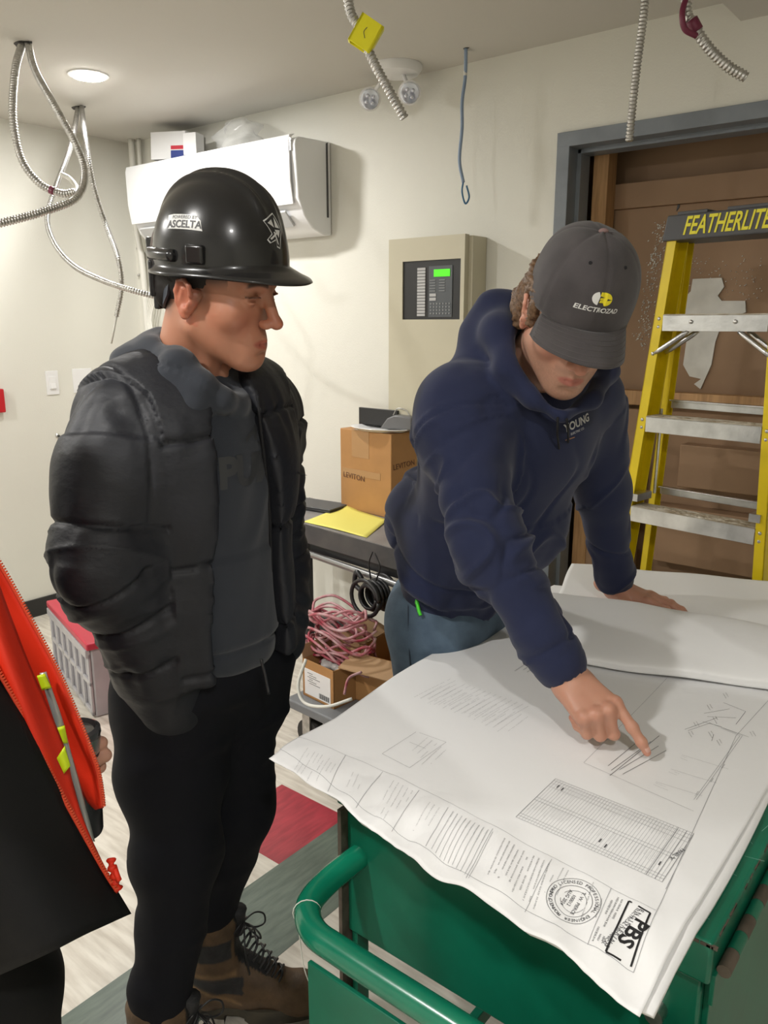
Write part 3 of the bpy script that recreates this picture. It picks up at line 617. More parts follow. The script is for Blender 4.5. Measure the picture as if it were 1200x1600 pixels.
open_carton('open_carton', (c1_.x, c1_.y, dz), 0.27, 0.26, 0.19, 0.12, M_card, 'larger cardboard carton with four open flaps on the dolly', [('n', .10, -.25), ('f', .13, .75), ('l', .12, .35), ('r', .12, .5)])
# cable bundle
g = G(); M_redw = mat('red_cable', (0.36, 0.03, 0.06), 0.4, col2=(0.55, 0.36, 0.37), vscale=18)
cc = W(528, 985, 2.85)
for k in range(20):
    rr = random.uniform(.07, .14); cx, cy, cz = cc.x+random.gauss(0, .02), cc.y+random.gauss(0, .02), random.uniform(.34, .52)
    tx, ty = random.uniform(-.35, .35), random.uniform(-.3, .3)
    pts = []
    for j in range(14):
        a = 2*math.pi*j/13; x = rr*math.cos(a)*1.25; y = rr*math.sin(a)*.65
        pts.append((cx+x+random.gauss(0, .006), cy+y, cz+tx*x+ty*y+.02*math.sin(3*a+k)))
    g.tube(spline(pts, 4), 0.0055, 6)
tag(g.build('cable_bundle', M_redw, smooth=True), 'tangled bundle of red and pale electrical cable behind the cartons', 'cable')
g = G(); lo = onz(480, 1040, .2)
g.tube(spline([W(478, 1030, 2.3), W(466, 1070, 2.28), W(476, 1098, 2.25), W(510, 1104, 2.2), W(550, 1092, 2.2)], 8), 0.005, 8); tag(g.build('white_cable_loop', M_whitecable, smooth=True), 'white cable looping round the labelled carton on the dolly', 'cable')
g = G(); g.tube(spline([W(565, 1050, 2.15), W(545, 1060, 2.15), W(538, 1085, 2.12)], 8), 0.004, 8); tag(g.build('red_lead', M_redw, smooth=True), 'single red lead hanging in front of the open carton', 'cable')

# ------------------------------------------------------------------ grey tote with red lid, red crate
p = onz(150, 1122, 0.0); ta = math.atan2(.267, -.963)
tt = empty('storage_tote', (p.x, p.y, 0), ta, 'clear grey ribbed plastic tote with red lid on the floor by the left wall', 'tote')
M_tote = mat('cloudy_grey_plastic', (0.44, 0.43, 0.45), 0.3, var=0.15, vscale=10)
TL, TW, TH = 0.62, 0.40, 0.30
g = G(); g.box((0, -TW, 0), (TL, 0, TH)); to = g.build('tote_body', M_tote, tt, bevel=0.01)
g = G()
for z in (0.01, 0.14, 0.26): g.box((0.0, 0, z), (TL, 0.012, z+0.02))
for k in range(7): g.box((k*(TL-.02)/6, 0, 0.01), (k*(TL-.02)/6+0.02, 0.012, 0.28))
g.box((0.0, 0, 0.265), (TL, 0.02, 0.30)); g.build('ribs', M_tote, tt, bevel=0.003)
g = G(); g.box((-0.012, -TW-0.012, TH), (TL+0.012, 0.016, TH+0.03)); g.build('lid', mat('red_plastic', (0.50, 0.03, 0.06), 0.35), tt, bevel=0.006)
p = p+Vector((.963, -.267, 0))*.40+Vector((.267, .963, 0))*.10; t = empty('red_crate', (p.x, p.y, 0), ta, 'red slatted plastic crate on the floor behind the grey tote', 'crate')
g = G()
for k in range(5): g.box((0, -0.005, 0.01+k*0.06), (0.36, 0.005, 0.045+k*0.06)); g.box((-0.005, -0.3, 0.01+k*0.06), (0.005, 0, 0.045+k*0.06)); g.box((0, -0.305, 0.01+k*0.06), (0.36, -0.295, 0.045+k*0.06)); g.box((0.355, -0.3, 0.01+k*0.06), (0.365, 0, 0.045+k*0.06))
for x in (0, 0.36):
    for y in (0, -0.3): g.box((x-0.012, y-0.012, 0), (x+0.012, y+0.012, 0.3))
g.box((0, -0.3, 0.0), (0.36, 0, 0.01)); g.build('crate_body', mat('red_plastic', (0.5, 0.03, 0.06)), t, bevel=0.002)

# ------------------------------------------------------------------ green job-site cart
CX0, CX1, CY0, CY1, CZT = -0.80, -0.20, 0.865, 2.12, 0.868
ct = empty('tool_cart', (CX0, CY0, 0), 0, 'worn green steel job box cart with tubular handle carrying the drawings', 'cart')
def C_(name, lo, hi, m, bevel=0.0, parent=None):
    g = G(); o0 = Vector((CX0, CY0, 0)); g.box(Vector(lo)-o0, Vector(hi)-o0); return g.build(name, m, parent or ct, bevel=bevel)
C_('box_body', (CX0+0.01, CY0+0.015, 0.56), (CX1-0.012, CY1-0.01, 0.80), M_cart, 0.004)
C_('seam_recess', (CX0+0.02, CY0+0.025, 0.795), (CX1-0.02, CY1-0.02, 0.812), M_blk)
lid = C_('lid', (CX0, CY0, 0.808), (CX1, CY1, CZT), M_cart, 0.005)
o0 = Vector((CX0, CY0, 0))
# worn edges (bare metal chips along the lid edge)
g = G()
for k in range(70):
    u = random.random(); x = CX0+(CX1-CX0)*u; s_ = random.uniform(.001, .003)
    g.box(Vector((x, CY0-0.0006, CZT-0.006))-o0, Vector((x+random.uniform(.002, .012), CY0+0.004, CZT-0.003+s_*.3))-o0)
for k in range(90):
    y = CY0+(CY1-CY0)*random.random()
    g.box(Vector((CX1-0.005, y, CZT-0.006))-o0, Vector((CX1+0.0006, y+random.uniform(.002, .014), CZT-0.003+random.random()*.001))-o0)
g.build('worn_edge', M_cartd, lid)['kind'] = 'stuff'
g = G()
for k in range(60):
    x = CX1-random.uniform(.01, .09); y = CY0+random.uniform(.02, .5); a = random.uniform(0, 3.14); L = random.uniform(.003, .035)
    d = Vector((math.cos(a), math.sin(a), 0))*L; n = Vector((-d.y, d.x, 0)).normalized()*0.0003
    q = Vector((x, y, CZT+0.0002))-o0; g.add([q-n, q+d-n, q+d+n, q+n], [(0, 1, 2, 3)])
g.build('scratches', mat('pale_scratch', (0.30, 0.52, 0.44), 0.5), lid)['kind'] = 'stuff'
# hinge along the long right side
y = CY0+0.02; k = 0
while y < CY1-0.05:
    g = G(); g.cyl(Vector((CX1+0.010, y, 0.822))-o0, Vector((CX1+0.010, y+0.036, 0.822))-o0, 0.0085, 12); g.build('hinge_knuckle', M_cart if k % 2 else M_cartd, ct, smooth=True, auto=40); y += 0.037; k += 1
C_('hinge_leaf', (CX1-0.002, CY0+0.01, 0.775), (CX1+0.004, CY1-0.04, 0.818), M_cart, 0.001)
C_('side_apron', (CX1-0.012, CY0+0.03, 0.25), (CX1-0.004, CY1-0.02, 0.79), M_cart, 0.001)
for x in (CX0+0.015, CX1-0.03):
    for yy in (CY0+0.02, CY1-0.05):
        C_('leg', (x, yy, 0.14), (x+0.012, yy+0.03, 0.57), M_cart, 0.001)
C_('lower_shelf', (CX0+0.02, CY0+0.62, 0.14), (CX1-0.012, CY1-0.02, 0.16), M_cart, 0.002)
PYH = 0.722
C_('end_panel', (CX0+0.072, PYH-0.004, 0.10), (CX1-0.01, PYH+0.004, 0.645), M_cart, 0.002)
C_('side_plate', (CX0+0.052, PYH, 0.10), (CX0+0.060, CY0+0.02, 0.84), M_cartd, 0.001) if False else None
C_('edge_strip', (CX0+0.004, CY0-0.002, 0.10), (CX0+0.012, CY0+0.03, 0.80), M_cartd, 0.001)
for x in (CX0+0.05, CX1-0.02): C_('base_rail', (x, PYH, 0.10), (x+0.02, CY1-0.02, 0.14), M_cart, 0.002)
C_('cross_rail', (CX0+0.05, PYH, 0.10), (CX1-0.0, PYH+0.02, 0.14), M_cart, 0.002)
for x in (CX0+0.09, CX1-0.07):
    for yy in (CY0+0.0, CY1-0.1):
        g = G(); q = Vector((x, yy, 0))-o0; g.tube([q+Vector((-0.018, 0, 0.05)), q+Vector((0.018, 0, 0.05))], 0.05, 24); wl = g.build('caster', M_blk, ct, smooth=True, auto=40)
        g = G(); g.box(q+Vector((-0.028, -0.02, 0.05)), q+Vector((-0.022, 0.02, 0.10))); g.box(q+Vector((0.022, -0.02, 0.05)), q+Vector((0.028, 0.02, 0.10))); g.box(q+Vector((-0.03, -0.03, 0.095)), q+Vector((0.03, 0.03, 0.10))); g.build('fork', M_galv, wl)
# tubular handle
zt = 0.705
hp_ = [(CX0+0.035, CY0+0.02, zt+0.01), (CX0+0.028, CY0-0.05, zt), (CX0+0.042, CY0-0.11, zt), (CX0+0.085, CY0-0.145, zt), (CX0+0.15, CY0-0.15, zt), (CX0+0.32, CY0-0.15, zt), (CX1-0.15, CY0-0.15, zt), (CX1-0.06, CY0-0.145, zt), (CX1-0.02, CY0-0.11, zt), (CX1-0.02, CY0-0.05, zt), (CX1-0.02, CY0+0.02, zt)]
g = G(); g.tube([v-o0 for v in spline(hp_, 10)], 0.0205, 20); g.build('handle', mat('green_glossy_tube', (0.006, 0.20, 0.11), 0.24, col2=(0.004, 0.15, 0.085), vscale=9, coat=0.3), ct, smooth=True, auto=60)
g = G()
q = Vector((CX0+0.050, CY0-0.123, zt))
g.tube([q-o0+Vector((.0215*math.cos(a)*.7, .0215*math.cos(a)*.7, .0215*math.sin(a))) for a in [k*math.pi/8 for k in range(17)]], 0.0009, 6)
g.tube(spline([q-o0+Vector((-.008, -.012, -.012)), q-o0+Vector((0, -.01, -.09)), q-o0+Vector((.012, .0, -.16)), q-o0+Vector((.006, -.005, -.26)), q-o0+Vector((0.016, 0, -.30)), q-o0+Vector((.018, 0, -.18))], 8), 0.0009, 6)
tie = g.build('wire_tie', M_whitecable, ct, smooth=True)
g = G(); g.cyl(Vector((CX1-.06, CY0-0.004, .73))-o0, Vector((CX1-.06, CY0+.02, .73))-o0, 0.012); g.build('bolt', M_galv, ct, smooth=True, auto=40)

# ------------------------------------------------------------------ drawings on the cart
PA = [onz(413, 1185, 0.862), onz(1000, 1588, 0.852)]
PXL0, PXL1 = -0.955, -0.955        # left edge
def zpaper(x, y):
    z = CZT+0.011
    d = max(0.0, (CY0-0.005)-y); z -= 0.8*d*d+0.10*d
    d = max(0.0, (CX0-0.03)-x); z -= 0.5*d*d
    # crumples along the near edge, gentle waves elsewhere
    k = max(0.0, min(1.0, (0.93-y)/0.14))
    z += k*(0.0026*math.sin(23*x+31*y)+0.0022*math.sin(57*x-40*y+1+2*math.sin(9*x))+0.0015*math.sin(95*x+60*y+2)+0.0012*abs(math.sin(70*x-60*y+3*math.sin(20*x))))
    z += 0.0016*math.sin(6*x+1.2)*math.sin(5*y+0.4)
    z += 0.0012*math.sin(9*y+3*x)
    return z
near_l = onz(409, 1190, 0.858); near_r = onz(1000, 1588, 0.850); right_f = onz(1200, 1240, 0.88); left_m = onz(640, 1044, .879); left_f = onz(770, 965, .879); fold_l = onz(858, 1032, .882); fold_r = onz(1200, 1076, .882)
dr = empty('drawing_sheets', (0, 0, 0), 0, 'top spread of white engineering drawings with a bold corner title block on the green cart', 'drawing')
NX, NY = 150, 170
_el = [near_l]+[onz(px, py, .879) for px, py in ((520, 1118), (620, 1052), (700, 1005), (770, 966), (822, 938), (862, 912))]
def edge_x(y):
    for a, b in zip(_el, _el[1:]):
        if y <= b.y: return a.x+(b.x-a.x)*max(0, (y-a.y)/(b.y-a.y))
    return _el[-1].x
def pxy(u, v):
    """u 0..1 left to right, v 0..1 near to far"""
    yn = near_l.y+(near_r.y-near_l.y)*u + 0.004*math.sin(9*u+.5)+0.0025*math.sin(31*u)
    yf = 1.95
    y = yn+(yf-yn)*v
    tl = (y-near_l.y)/(1.6-near_l.y)
    xl = edge_x(y) + 0.004*math.sin(12*v) + 0.016*math.exp(-v*v*900)
    xr = near_r.x + 0.003*math.sin(7*v)
    return xl+(xr-xl)*u, y
def sheet(name, parent, fn, nx, ny, thick, m):
    vs = [fn(i/nx, j/ny) for i in range(nx+1) for j in range(ny+1)]
    fs = [(i*(ny+1)+j, (i+1)*(ny+1)+j, (i+1)*(ny+1)+j+1, i*(ny+1)+j+1) for i in range(nx) for j in range(ny)]
    g = G(); g.add(vs, fs); o = g.build(name, m, parent, smooth=True)
    md = o.modifiers.new('thickness', 'SOLIDIFY'); md.thickness = thick; md.offset = -1
    return o
def fn(u, v): x, y = pxy(u, v); return (x, y, zpaper(x, y))
sheet('sheet', dr, fn, NX, NY, 0.0012, M_paper)
def fn2(u, v):
    x, y = pxy(u, v); x = x+0.006+0.008*(u-.5)+0.004*math.sin(9*v); y += 0.008*(1-v)+0.003*math.sin(14*u); return (x, y, zpaper(x, y)-0.0035-0.002*math.sin(8*u)**2*(v < .1))
sheet('under_sheet', dr, fn2, 60, 60, 0.006, M_paper)
# ink: strokes are thin slivers laid just above the sheet
ink = G(); inkl = G()
def PP(px, py):
    p = onz(px, py, 0.8795)
    for _ in range(2): p = onz(px, py, zpaper(p.x, p.y))
    return p
def stroke(gg, a, b, wd=0.0006, seg=0.007):
    a = Vector((a[0], a[1])); b = Vector((b[0], b[1])); L = (b-a).length
    if L < 1e-5: return
    n = max(1, int(L/seg)); d = (b-a)/L; nn = Vector((-d.y, d.x))*wd/2; vs = []
    for i in range(n+1):
        q = a.lerp(b, i/n)
        for s_ in (-1, 1):
            r_ = q+nn*s_; vs.append((r_.x, r_.y, zpaper(r_.x, r_.y)+0.0006))
    gg.add(vs, [(2*i, 2*i+1, 2*i+3, 2*i+2) for i in range(n)])
def strokepx(gg, pts, wd=0.0006):
    P = [PP(*p) for p in pts]
    for a, b in zip(P, P[1:]): stroke(gg, a, b, wd)
def textlines(gg, p0, p1, p2, nlines, wd, dens=0.8, h=0.0018, mn=.5):
    """greeked writing filling a parallelogram: p0->p1 along a line, p0->p2 line advance"""
    a, b, c = PP(*p0), PP(*p1), PP(*p2)
    for i in range(nlines):
        s_ = a.lerp(c, (i+.5)/nlines); e = b-a; t = 0; end = random.uniform(mn, 1)
        while t < end:
            wl = random.uniform(.004, .014)/max(e.length, 1e-3)
            if random.random() < dens:
                q0 = s_+e*t; L = min(wl, end-t)*e.length; k = 0
                dd = e.normalized(); pr = Vector((-dd.y, dd.x, 0))
                while k < L:      # letters as tiny upright ticks
                    o_ = q0+dd*k; hh = h*random.uniform(.6, 1); stroke(gg, o_-pr*hh/2, o_+pr*hh/2+dd*random.uniform(-.0005, .0005), wd); k += 0.0017
            t += wl*1.18
# sheet borders
strokepx(inkl, [(1113, 1150), (1150, 1150)], .0004) if False else None
strokepx(inkl, [(452, 1148), (620, 1213), (1025, 1423)], .0005)
strokepx(inkl, [(437, 1170), (560, 1256), (740, 1372), (990, 1517), (1026, 1424), (1150, 1150), (1200, 1095)], .0006)
strokepx(inkl, [(1084, 1303), (1040, 1390)], .0006)
for a, b in (((540, 1180), (512, 1237)), ((598, 1206), (556, 1262)), ((655, 1235), (612, 1297)), ((700, 1262), (665, 1322)), ((770, 1295), (728, 1372)), ((862, 1343), (820, 1425)), ((955, 1388), (918, 1475))): strokepx(inkl, [a, b], .0006)
textlines(inkl, (478, 1168), (452, 1210), (530, 1192), 9, .0004)
textlines(inkl, (548, 1205), (530, 1245), (572, 1216), 3, .0004)
textlines(inkl, (612, 1218), (580, 1275), (648, 1238), 5, .00045)
textlines(inkl, (668, 1252), (640, 1300), (690, 1265), 3, .00045)
for k in range(10):
    t = k/9; strokepx(inkl, [(708+62*t, 1268+32*t), (674+58*t, 1326+46*t)], .0005)
textlines(inkl, (705, 1268), (692, 1290), (765, 1300), 9, .0004)
textlines(ink, (785, 1308), (757, 1368), (862, 1352), 10, .0005, .95, .0024, .8)
textlines(ink, (868, 1352), (835, 1420), (892, 1362), 3, .00045, .8)
textlines(ink, (918, 1375), (895, 1440), (955, 1395), 2, .0005, .8)
textlines(ink, (957, 1398), (922, 1470), (975, 1408), 3, .0007, .9, .0028, .9)
# panel schedule table
c00, c10, c01 = (868, 1217), (1084, 1303), (806, 1277)
a, b, c = PP(*c00), PP(*c10), PP(*c01); ex, ey = b-a, c-a
for k in range(47):
    t = k/46; e0 = 0 if k % 2 else -.0; stroke(inkl, a+ex*t+ey*e0, a+ex*t+ey*(1.0), .00035)
for t in (0, .05, .12, .2, .5, .56, .9, .95, 1): stroke(inkl, a+ey*t, a+ex+ey*t, .0006)
for t in (0.0, 1.0, .955, .9): stroke(inkl, a+ex*t, a+ex*t+ey, .0008)
for k in range(44):
    t = .02+.9*k/44
    for (s0, s1) in ((.06, .42), (.57, .86)):
        if random.random() < .9:
            v = s0
            while v < s0+(s1-s0)*random.uniform(.4, 1):
                q = a+ex*t+ey*v; d = ex.normalized()*.0012*random.uniform(.5, 1); stroke(ink if random.random() < .6 else inkl, q, q+d, .0005); v += .02
for (t, s_) in ((.06, .1), (.1, .12), (.55, .75), (.60, .8), (.93, .7)): q = a+ex*t+ey*s_; stroke(ink, q, q+ey*.07, .002)
# wiring diagram on the right, note lines under the finger
strokepx(inkl, [(1084, 1268), (912, 1192), (1042, 1060)], .0005)
strokepx(inkl, [(1084, 1268), (1150, 1140), (1200, 1080)], .0005) if False else None
for k in range(4): strokepx(ink, [(950+5*k+8*(k > 1), 1197+7*k-8*(k > 1)), (1005+12*k, 1152+7*k)], .0008)
strokepx(ink, [(953, 1212), (1030, 1150)], .0009)
for dx in (0, 4): strokepx(inkl, [(1088-dx, 1250), (1160-dx, 1150), (1130-dx, 1138)], .0005)
for (x, y) in ((1025, 1222), (1048, 1202), (1066, 1180)):
    strokepx(inkl, [(x, y), (x+72, y+22)], .0004); textlines(inkl, (x, y), (x+22, y+9), (x-4, y+6), 2, .0004)
    textlines(ink, (x+62, y+13), (x+56, y+22), (x+70, y+17), 1, .0005, 1, .002)
for (p0, p1) in (((1070, 1140), (1120, 1122)), ((1075, 1142), (1110, 1130)), ((1100, 1115), (1140, 1108)), ((1105, 1120), (1150, 1122)), ((1098, 1128), (1128, 1136)), ((1130, 1098), (1165, 1112)), ((1165, 1112), (1150, 1132)), ((1115, 1148), (1112, 1158)), ((1108, 1130), (1170, 1152))): strokepx(ink, [p0, p1], .0006)
for (x, y) in ((1128, 1085), (1103, 1103), (1082, 1130), (1074, 1145), (1112, 1122), (1105, 1145), (1118, 1158), (1170, 1145)): textlines(ink, (x, y), (x+6, y+10), (x+8, y-3), 2, .0005, 1, .002)
# spec blocks further up the sheet
textlines(inkl, (700, 1060), (640, 1090), (830, 1105), 16, .00045, .95, .002, .8)
textlines(inkl, (690, 1068), (650, 1092), (830, 1122), 15, .0004, .9, .002, .8)
textlines(ink, (845, 1018), (800, 1048), (905, 1043), 9, .0006, .95, .0028, .8)
textlines(inkl, (665, 1150), (630, 1180), (700, 1175), 5, .00045, .9, .002, .6)
for pts in ([(650, 1144), (597, 1178)], [(597, 1178), (640, 1200), (697, 1160), (655, 1145)], [(640, 1160), (665, 1170)]): strokepx(inkl, pts, .0005)
# round stamp
cs = PP(896, 1408); 
def circ(gg, c, r, wd, n=36, arc=(0, 2*math.pi)):
    P = [(c.x+r*math.cos(arc[0]+(arc[1]-arc[0])*k/n), c.y+r*math.sin(arc[0]+(arc[1]-arc[0])*k/n)) for k in range(n+1)]
    for p_, q_ in zip(P, P[1:]): stroke(gg, p_, q_, wd)
for r_ in (.0335, .023): circ(ink, cs, r_, .0006)
circ(ink, cs, .016, .0005, arc=(.2, 2.8)); circ(ink, cs, .016, .0005, arc=(3.4, 6.0))
def paper_text(gg, s, c, ang, size, **k):
    vs, fs = text_mesh(s, size, **k); ca, sa = math.cos(ang), math.sin(ang); out = []
    for v in vs:
        x = c.x+v[0]*ca-v[1]*sa; y = c.y+v[0]*sa+v[1]*ca; out.append((x, y, zpaper(x, y)+0.0006+v[2]))
    gg.add(out, fs)
def ring_text(gg, s, c, r, size, a0, a1):
    n = len(s)
    for i, ch in enumerate(s):
        if ch == ' ': continue
        a = a0+(a1-a0)*i/(n-1); paper_text(gg, ch, Vector((c.x+r*math.cos(a), c.y+r*math.sin(a), 0)), a-math.pi/2, size, depth=0.0001)
ring_text(ink, 'LICENSED PROFESSIONAL ENGINEER', cs, .0282, .0062, math.pi*.86, -math.pi*.46)
ring_text(ink, 'PROVINCE OF ONTARIO', cs, .0282, .0062, -math.pi*.56, -math.pi*1.06)
for k, (sx, s) in enumerate(((.006, 'T. W. PIERCE'), (-.003, '100012'), (-.010, 'AUG 2024'))): paper_text(ink, s, Vector((cs.x+sx, cs.y, 0)), -math.pi/2, .0062, depth=.0001)
# PBS block
pb = [PP(982, 1408), PP(1016, 1427), PP(986, 1506), PP(946, 1484)]
bold = G()
def lerp2(u, v): return pb[0].lerp(pb[1], u).lerp(pb[3].lerp(pb[2], u), v)
def st(u0, v0, u1, v1, wd): a, b = lerp2(u0, v0), lerp2(u1, v1); stroke(bold, a, b, wd)
st(-.05, .0, -.05, .985, .0026) if False else None
st(.02, 0, 0.02, 1.0, .0024); st(1.0, 0.0, 1.0, 1.0, .0024); st(0.02, 1.0, .62, 1.0, .0024); st(.45, 0.0, 1.0, 0.0, .0024); st(0.02, 0, .16, 0, .0024)
ex = (pb[1]-pb[0]); up_ang = math.atan2(ex.y, ex.x); ba = up_ang-math.pi/2
paper_text(bold, 'PBS', lerp2(.655, .5), ba, .0265, depth=.0002, bold=.0006, space=1.0)
paper_text(ink, 'E N G I N E E R I N G', lerp2(.30, .5), ba, .0078, depth=.0001)
paper_text(ink, 'ELECTRICAL | MECHANICAL', lerp2(.15, .5), ba, .0056, depth=.0001)
paper_text(ink, "PANEL 'X'", PP(1057, 1335), ba, .008, depth=.0001)
inkl.build('fine_linework', M_inkl, dr); ink.build('printed_writing', M_ink, dr); bold.build('title_logo', M_blk, dr)

# folded-back sheets
fb = empty('folded_sheets', (0, 0, 0), 0, 'drawing sheets rolled back into a soft fold across the far half of the cart', 'drawing')
FL = [onz(858, 1032, .883), onz(1200, 1078, .883)]; RL = [onz(868, 916, .942), onz(1200, 976, .942)]; AL = [onz(900, 882, .886), onz(1200, 910, .886)]
prof = [(.10, .004), (.0, .002), (-.02, .012), (.0, .024), (.18, .040), (.45, .056), (.75, .064), (.95, .060), (1.0, .048), (1.02, .030), (1.03, .012), (1.2, .008), (1.5, .010), (1.8, .006), (2.0, .008)]
ps = spline([Vector((0, a, b)) for a, b in prof], 6)
def fn3(u, v):
    k = v*(len(ps)-1); i = min(int(k), len(ps)-2); q = ps[i].lerp(ps[i+1], k-i); uu = u*1.35-.02
    f, r, a = (L_[0].lerp(L_[1], uu) for L_ in (FL, RL, AL)); t = q.y
    p = f.lerp(r, t) if t <= 1 else r.lerp(a, t-1)
    hh = q.z*(.78+.25*min(1, u*3))+.0015*math.sin(17*u+3*t)
    return (p.x+.004*math.sin(6*t), p.y+.003*math.sin(13*u), CZT+.014+hh)
sheet('sheet', fb, fn3, 60, len(ps)*2, 0.0025, M_paper)
def fn4(u, v): x = -.80+.85*u; y = 1.62+.45*v; return (x, y, CZT+0.011+.0005*math.sin(20*u))
sheet('under_sheet', fb, fn4, 20, 20, 0.008, M_paper)
# ================================================================== people: distance-field sculpting
class Prim:
    pass
def _n(v): v = np.asarray(v, float); return v/np.linalg.norm(v)
def cone(a, b, ra, rb, flat=None):
    """round cone; flat=(direction, factor) squashes the section along a direction"""
    a = np.array(a, float); b = np.array(b, float); p = Prim(); p.c = (a+b)/2; p.r = np.linalg.norm(b-a)/2+max(ra, rb)
    ab = b-a; L2 = max(1e-12, ab@ab)
    if flat is not None: fd, ff = _n(flat[0]), flat[1]
    def f(P):
        v = P-a; t = np.clip((v@ab)/L2, 0, 1); q = v-t[:, None]*ab; r = ra+(rb-ra)*t
        if flat is not None:
            c = q@fd; q = q+np.outer(c*(1/ff-1), fd); l = np.linalg.norm(q, axis=1)
            l2 = np.maximum(np.linalg.norm(q-np.outer(c*(1/ff-1), fd), axis=1), 1e-9)
            return (l-r)*(l2/np.maximum(l, 1e-9))
        return np.sqrt((q*q).sum(1))-r
    p.f = f; return p
def ell(c, r, R=None):
    c = np.array(c, float); r = np.array(r, float); p = Prim(); p.c = c; p.r = r.max()
    Rt = None if R is None else np.array(R, float)
    def f(P):
        v = P-c
        if Rt is not None: v = v@Rt
        k0 = np.linalg.norm(v/r, axis=1); k1 = np.linalg.norm(v/(r*r), axis=1)
        return np.where(k1 > 1e-9, k0*(k0-1)/np.maximum(k1, 1e-9), -r.min())
    p.f = f; return p
def sph(c, r): return ell(c, (r, r, r))
def func(f, c, r): p = Prim(); p.f = f; p.c = np.array(c, float); p.r = r; return p
class Xf:
    """head / hand frame: columns of R are the local axes"""
    def __init__(s, o, R, sc=1.0): s.o = np.array(o, float); s.R = np.array(R, float); s.s = sc
    def P(s, l): return s.o + s.R@(np.array(l, float)*s.s)
    def inv(s, P): return (P-s.o)@s.R/s.s
    def cone(s, a, b, ra, rb, flat=None):
        return cone(s.P(a), s.P(b), ra*s.s, rb*s.s, None if flat is None else (s.R@np.array(flat[0], float), flat[1]))
    def ell(s, c, r, R2=None):
        R = s.R if R2 is None else s.R@np.array(R2); return ell(s.P(c), np.array(r)*s.s, R)
def rotx(a): c, s = math.cos(a), math.sin(a); return np.array([[1,0,0],[0,c,-s],[0,s,c]])
def roty(a): c, s = math.cos(a), math.sin(a); return np.array([[c,0,s],[0,1,0],[-s,0,c]])
def rotz(a): c, s = math.cos(a), math.sin(a); return np.array([[c,-s,0],[s,c,0],[0,0,1]])
def head_R(h, p, r):
    h, p, r = map(math.radians, (h, p, r))
    f = np.array([math.cos(h)*math.cos(p), math.sin(h)*math.cos(p), -math.sin(p)]); x = np.array([math.sin(h), -math.cos(h), 0])
    u = np.cross(x, f); c, s = math.cos(r), math.sin(r)
    return np.array([x*c+u*s, f, u*c-x*s]).T
def evaluate(ops, P, c, rad):
    d = np.full(len(P), 1.0); any_ = False; far = 1.0
    for op, k, p in ops:
        gap = np.linalg.norm(p.c-c)-p.r-rad-k-0.01
        if gap > 0 and op in ('u', 's'): 
            if op == 'u': far = min(far, gap+.01)
            continue
        v = p.f(P)
        if op == 'u':
            any_ = True
            if k > 0:
                h = np.maximum(k-np.abs(d-v), 0)/k; d = np.minimum(d, v)-h*h*k*.25
            else: d = np.minimum(d, v)
        elif op == 's':
            v = -v
            if k > 0:
                h = np.maximum(k-np.abs(d-v), 0)/k; d = np.maximum(d, v)+h*h*k*.25
            else: d = np.maximum(d, v)
        elif op == 'i':
            if k > 0:
                h = np.maximum(k-np.abs(d-v), 0)/k; d = np.maximum(d, v)+h*h*k*.25
            else: d = np.maximum(d, v)
    return d if any_ else np.minimum(d, far)
def axis(lo, hi, hc, fine=()):
    xs = [lo]
    while xs[-1] < hi:
        x = xs[-1]; h = hc
        for a, b, hf in fine:
            if a <= x <= b: h = min(h, hf)
            elif x < a: h = min(h, hf+(a-x)*.5)
            elif x > b: h = min(h, hf+(x-b)*.5)
        xs.append(x+h)
    return np.array(xs)
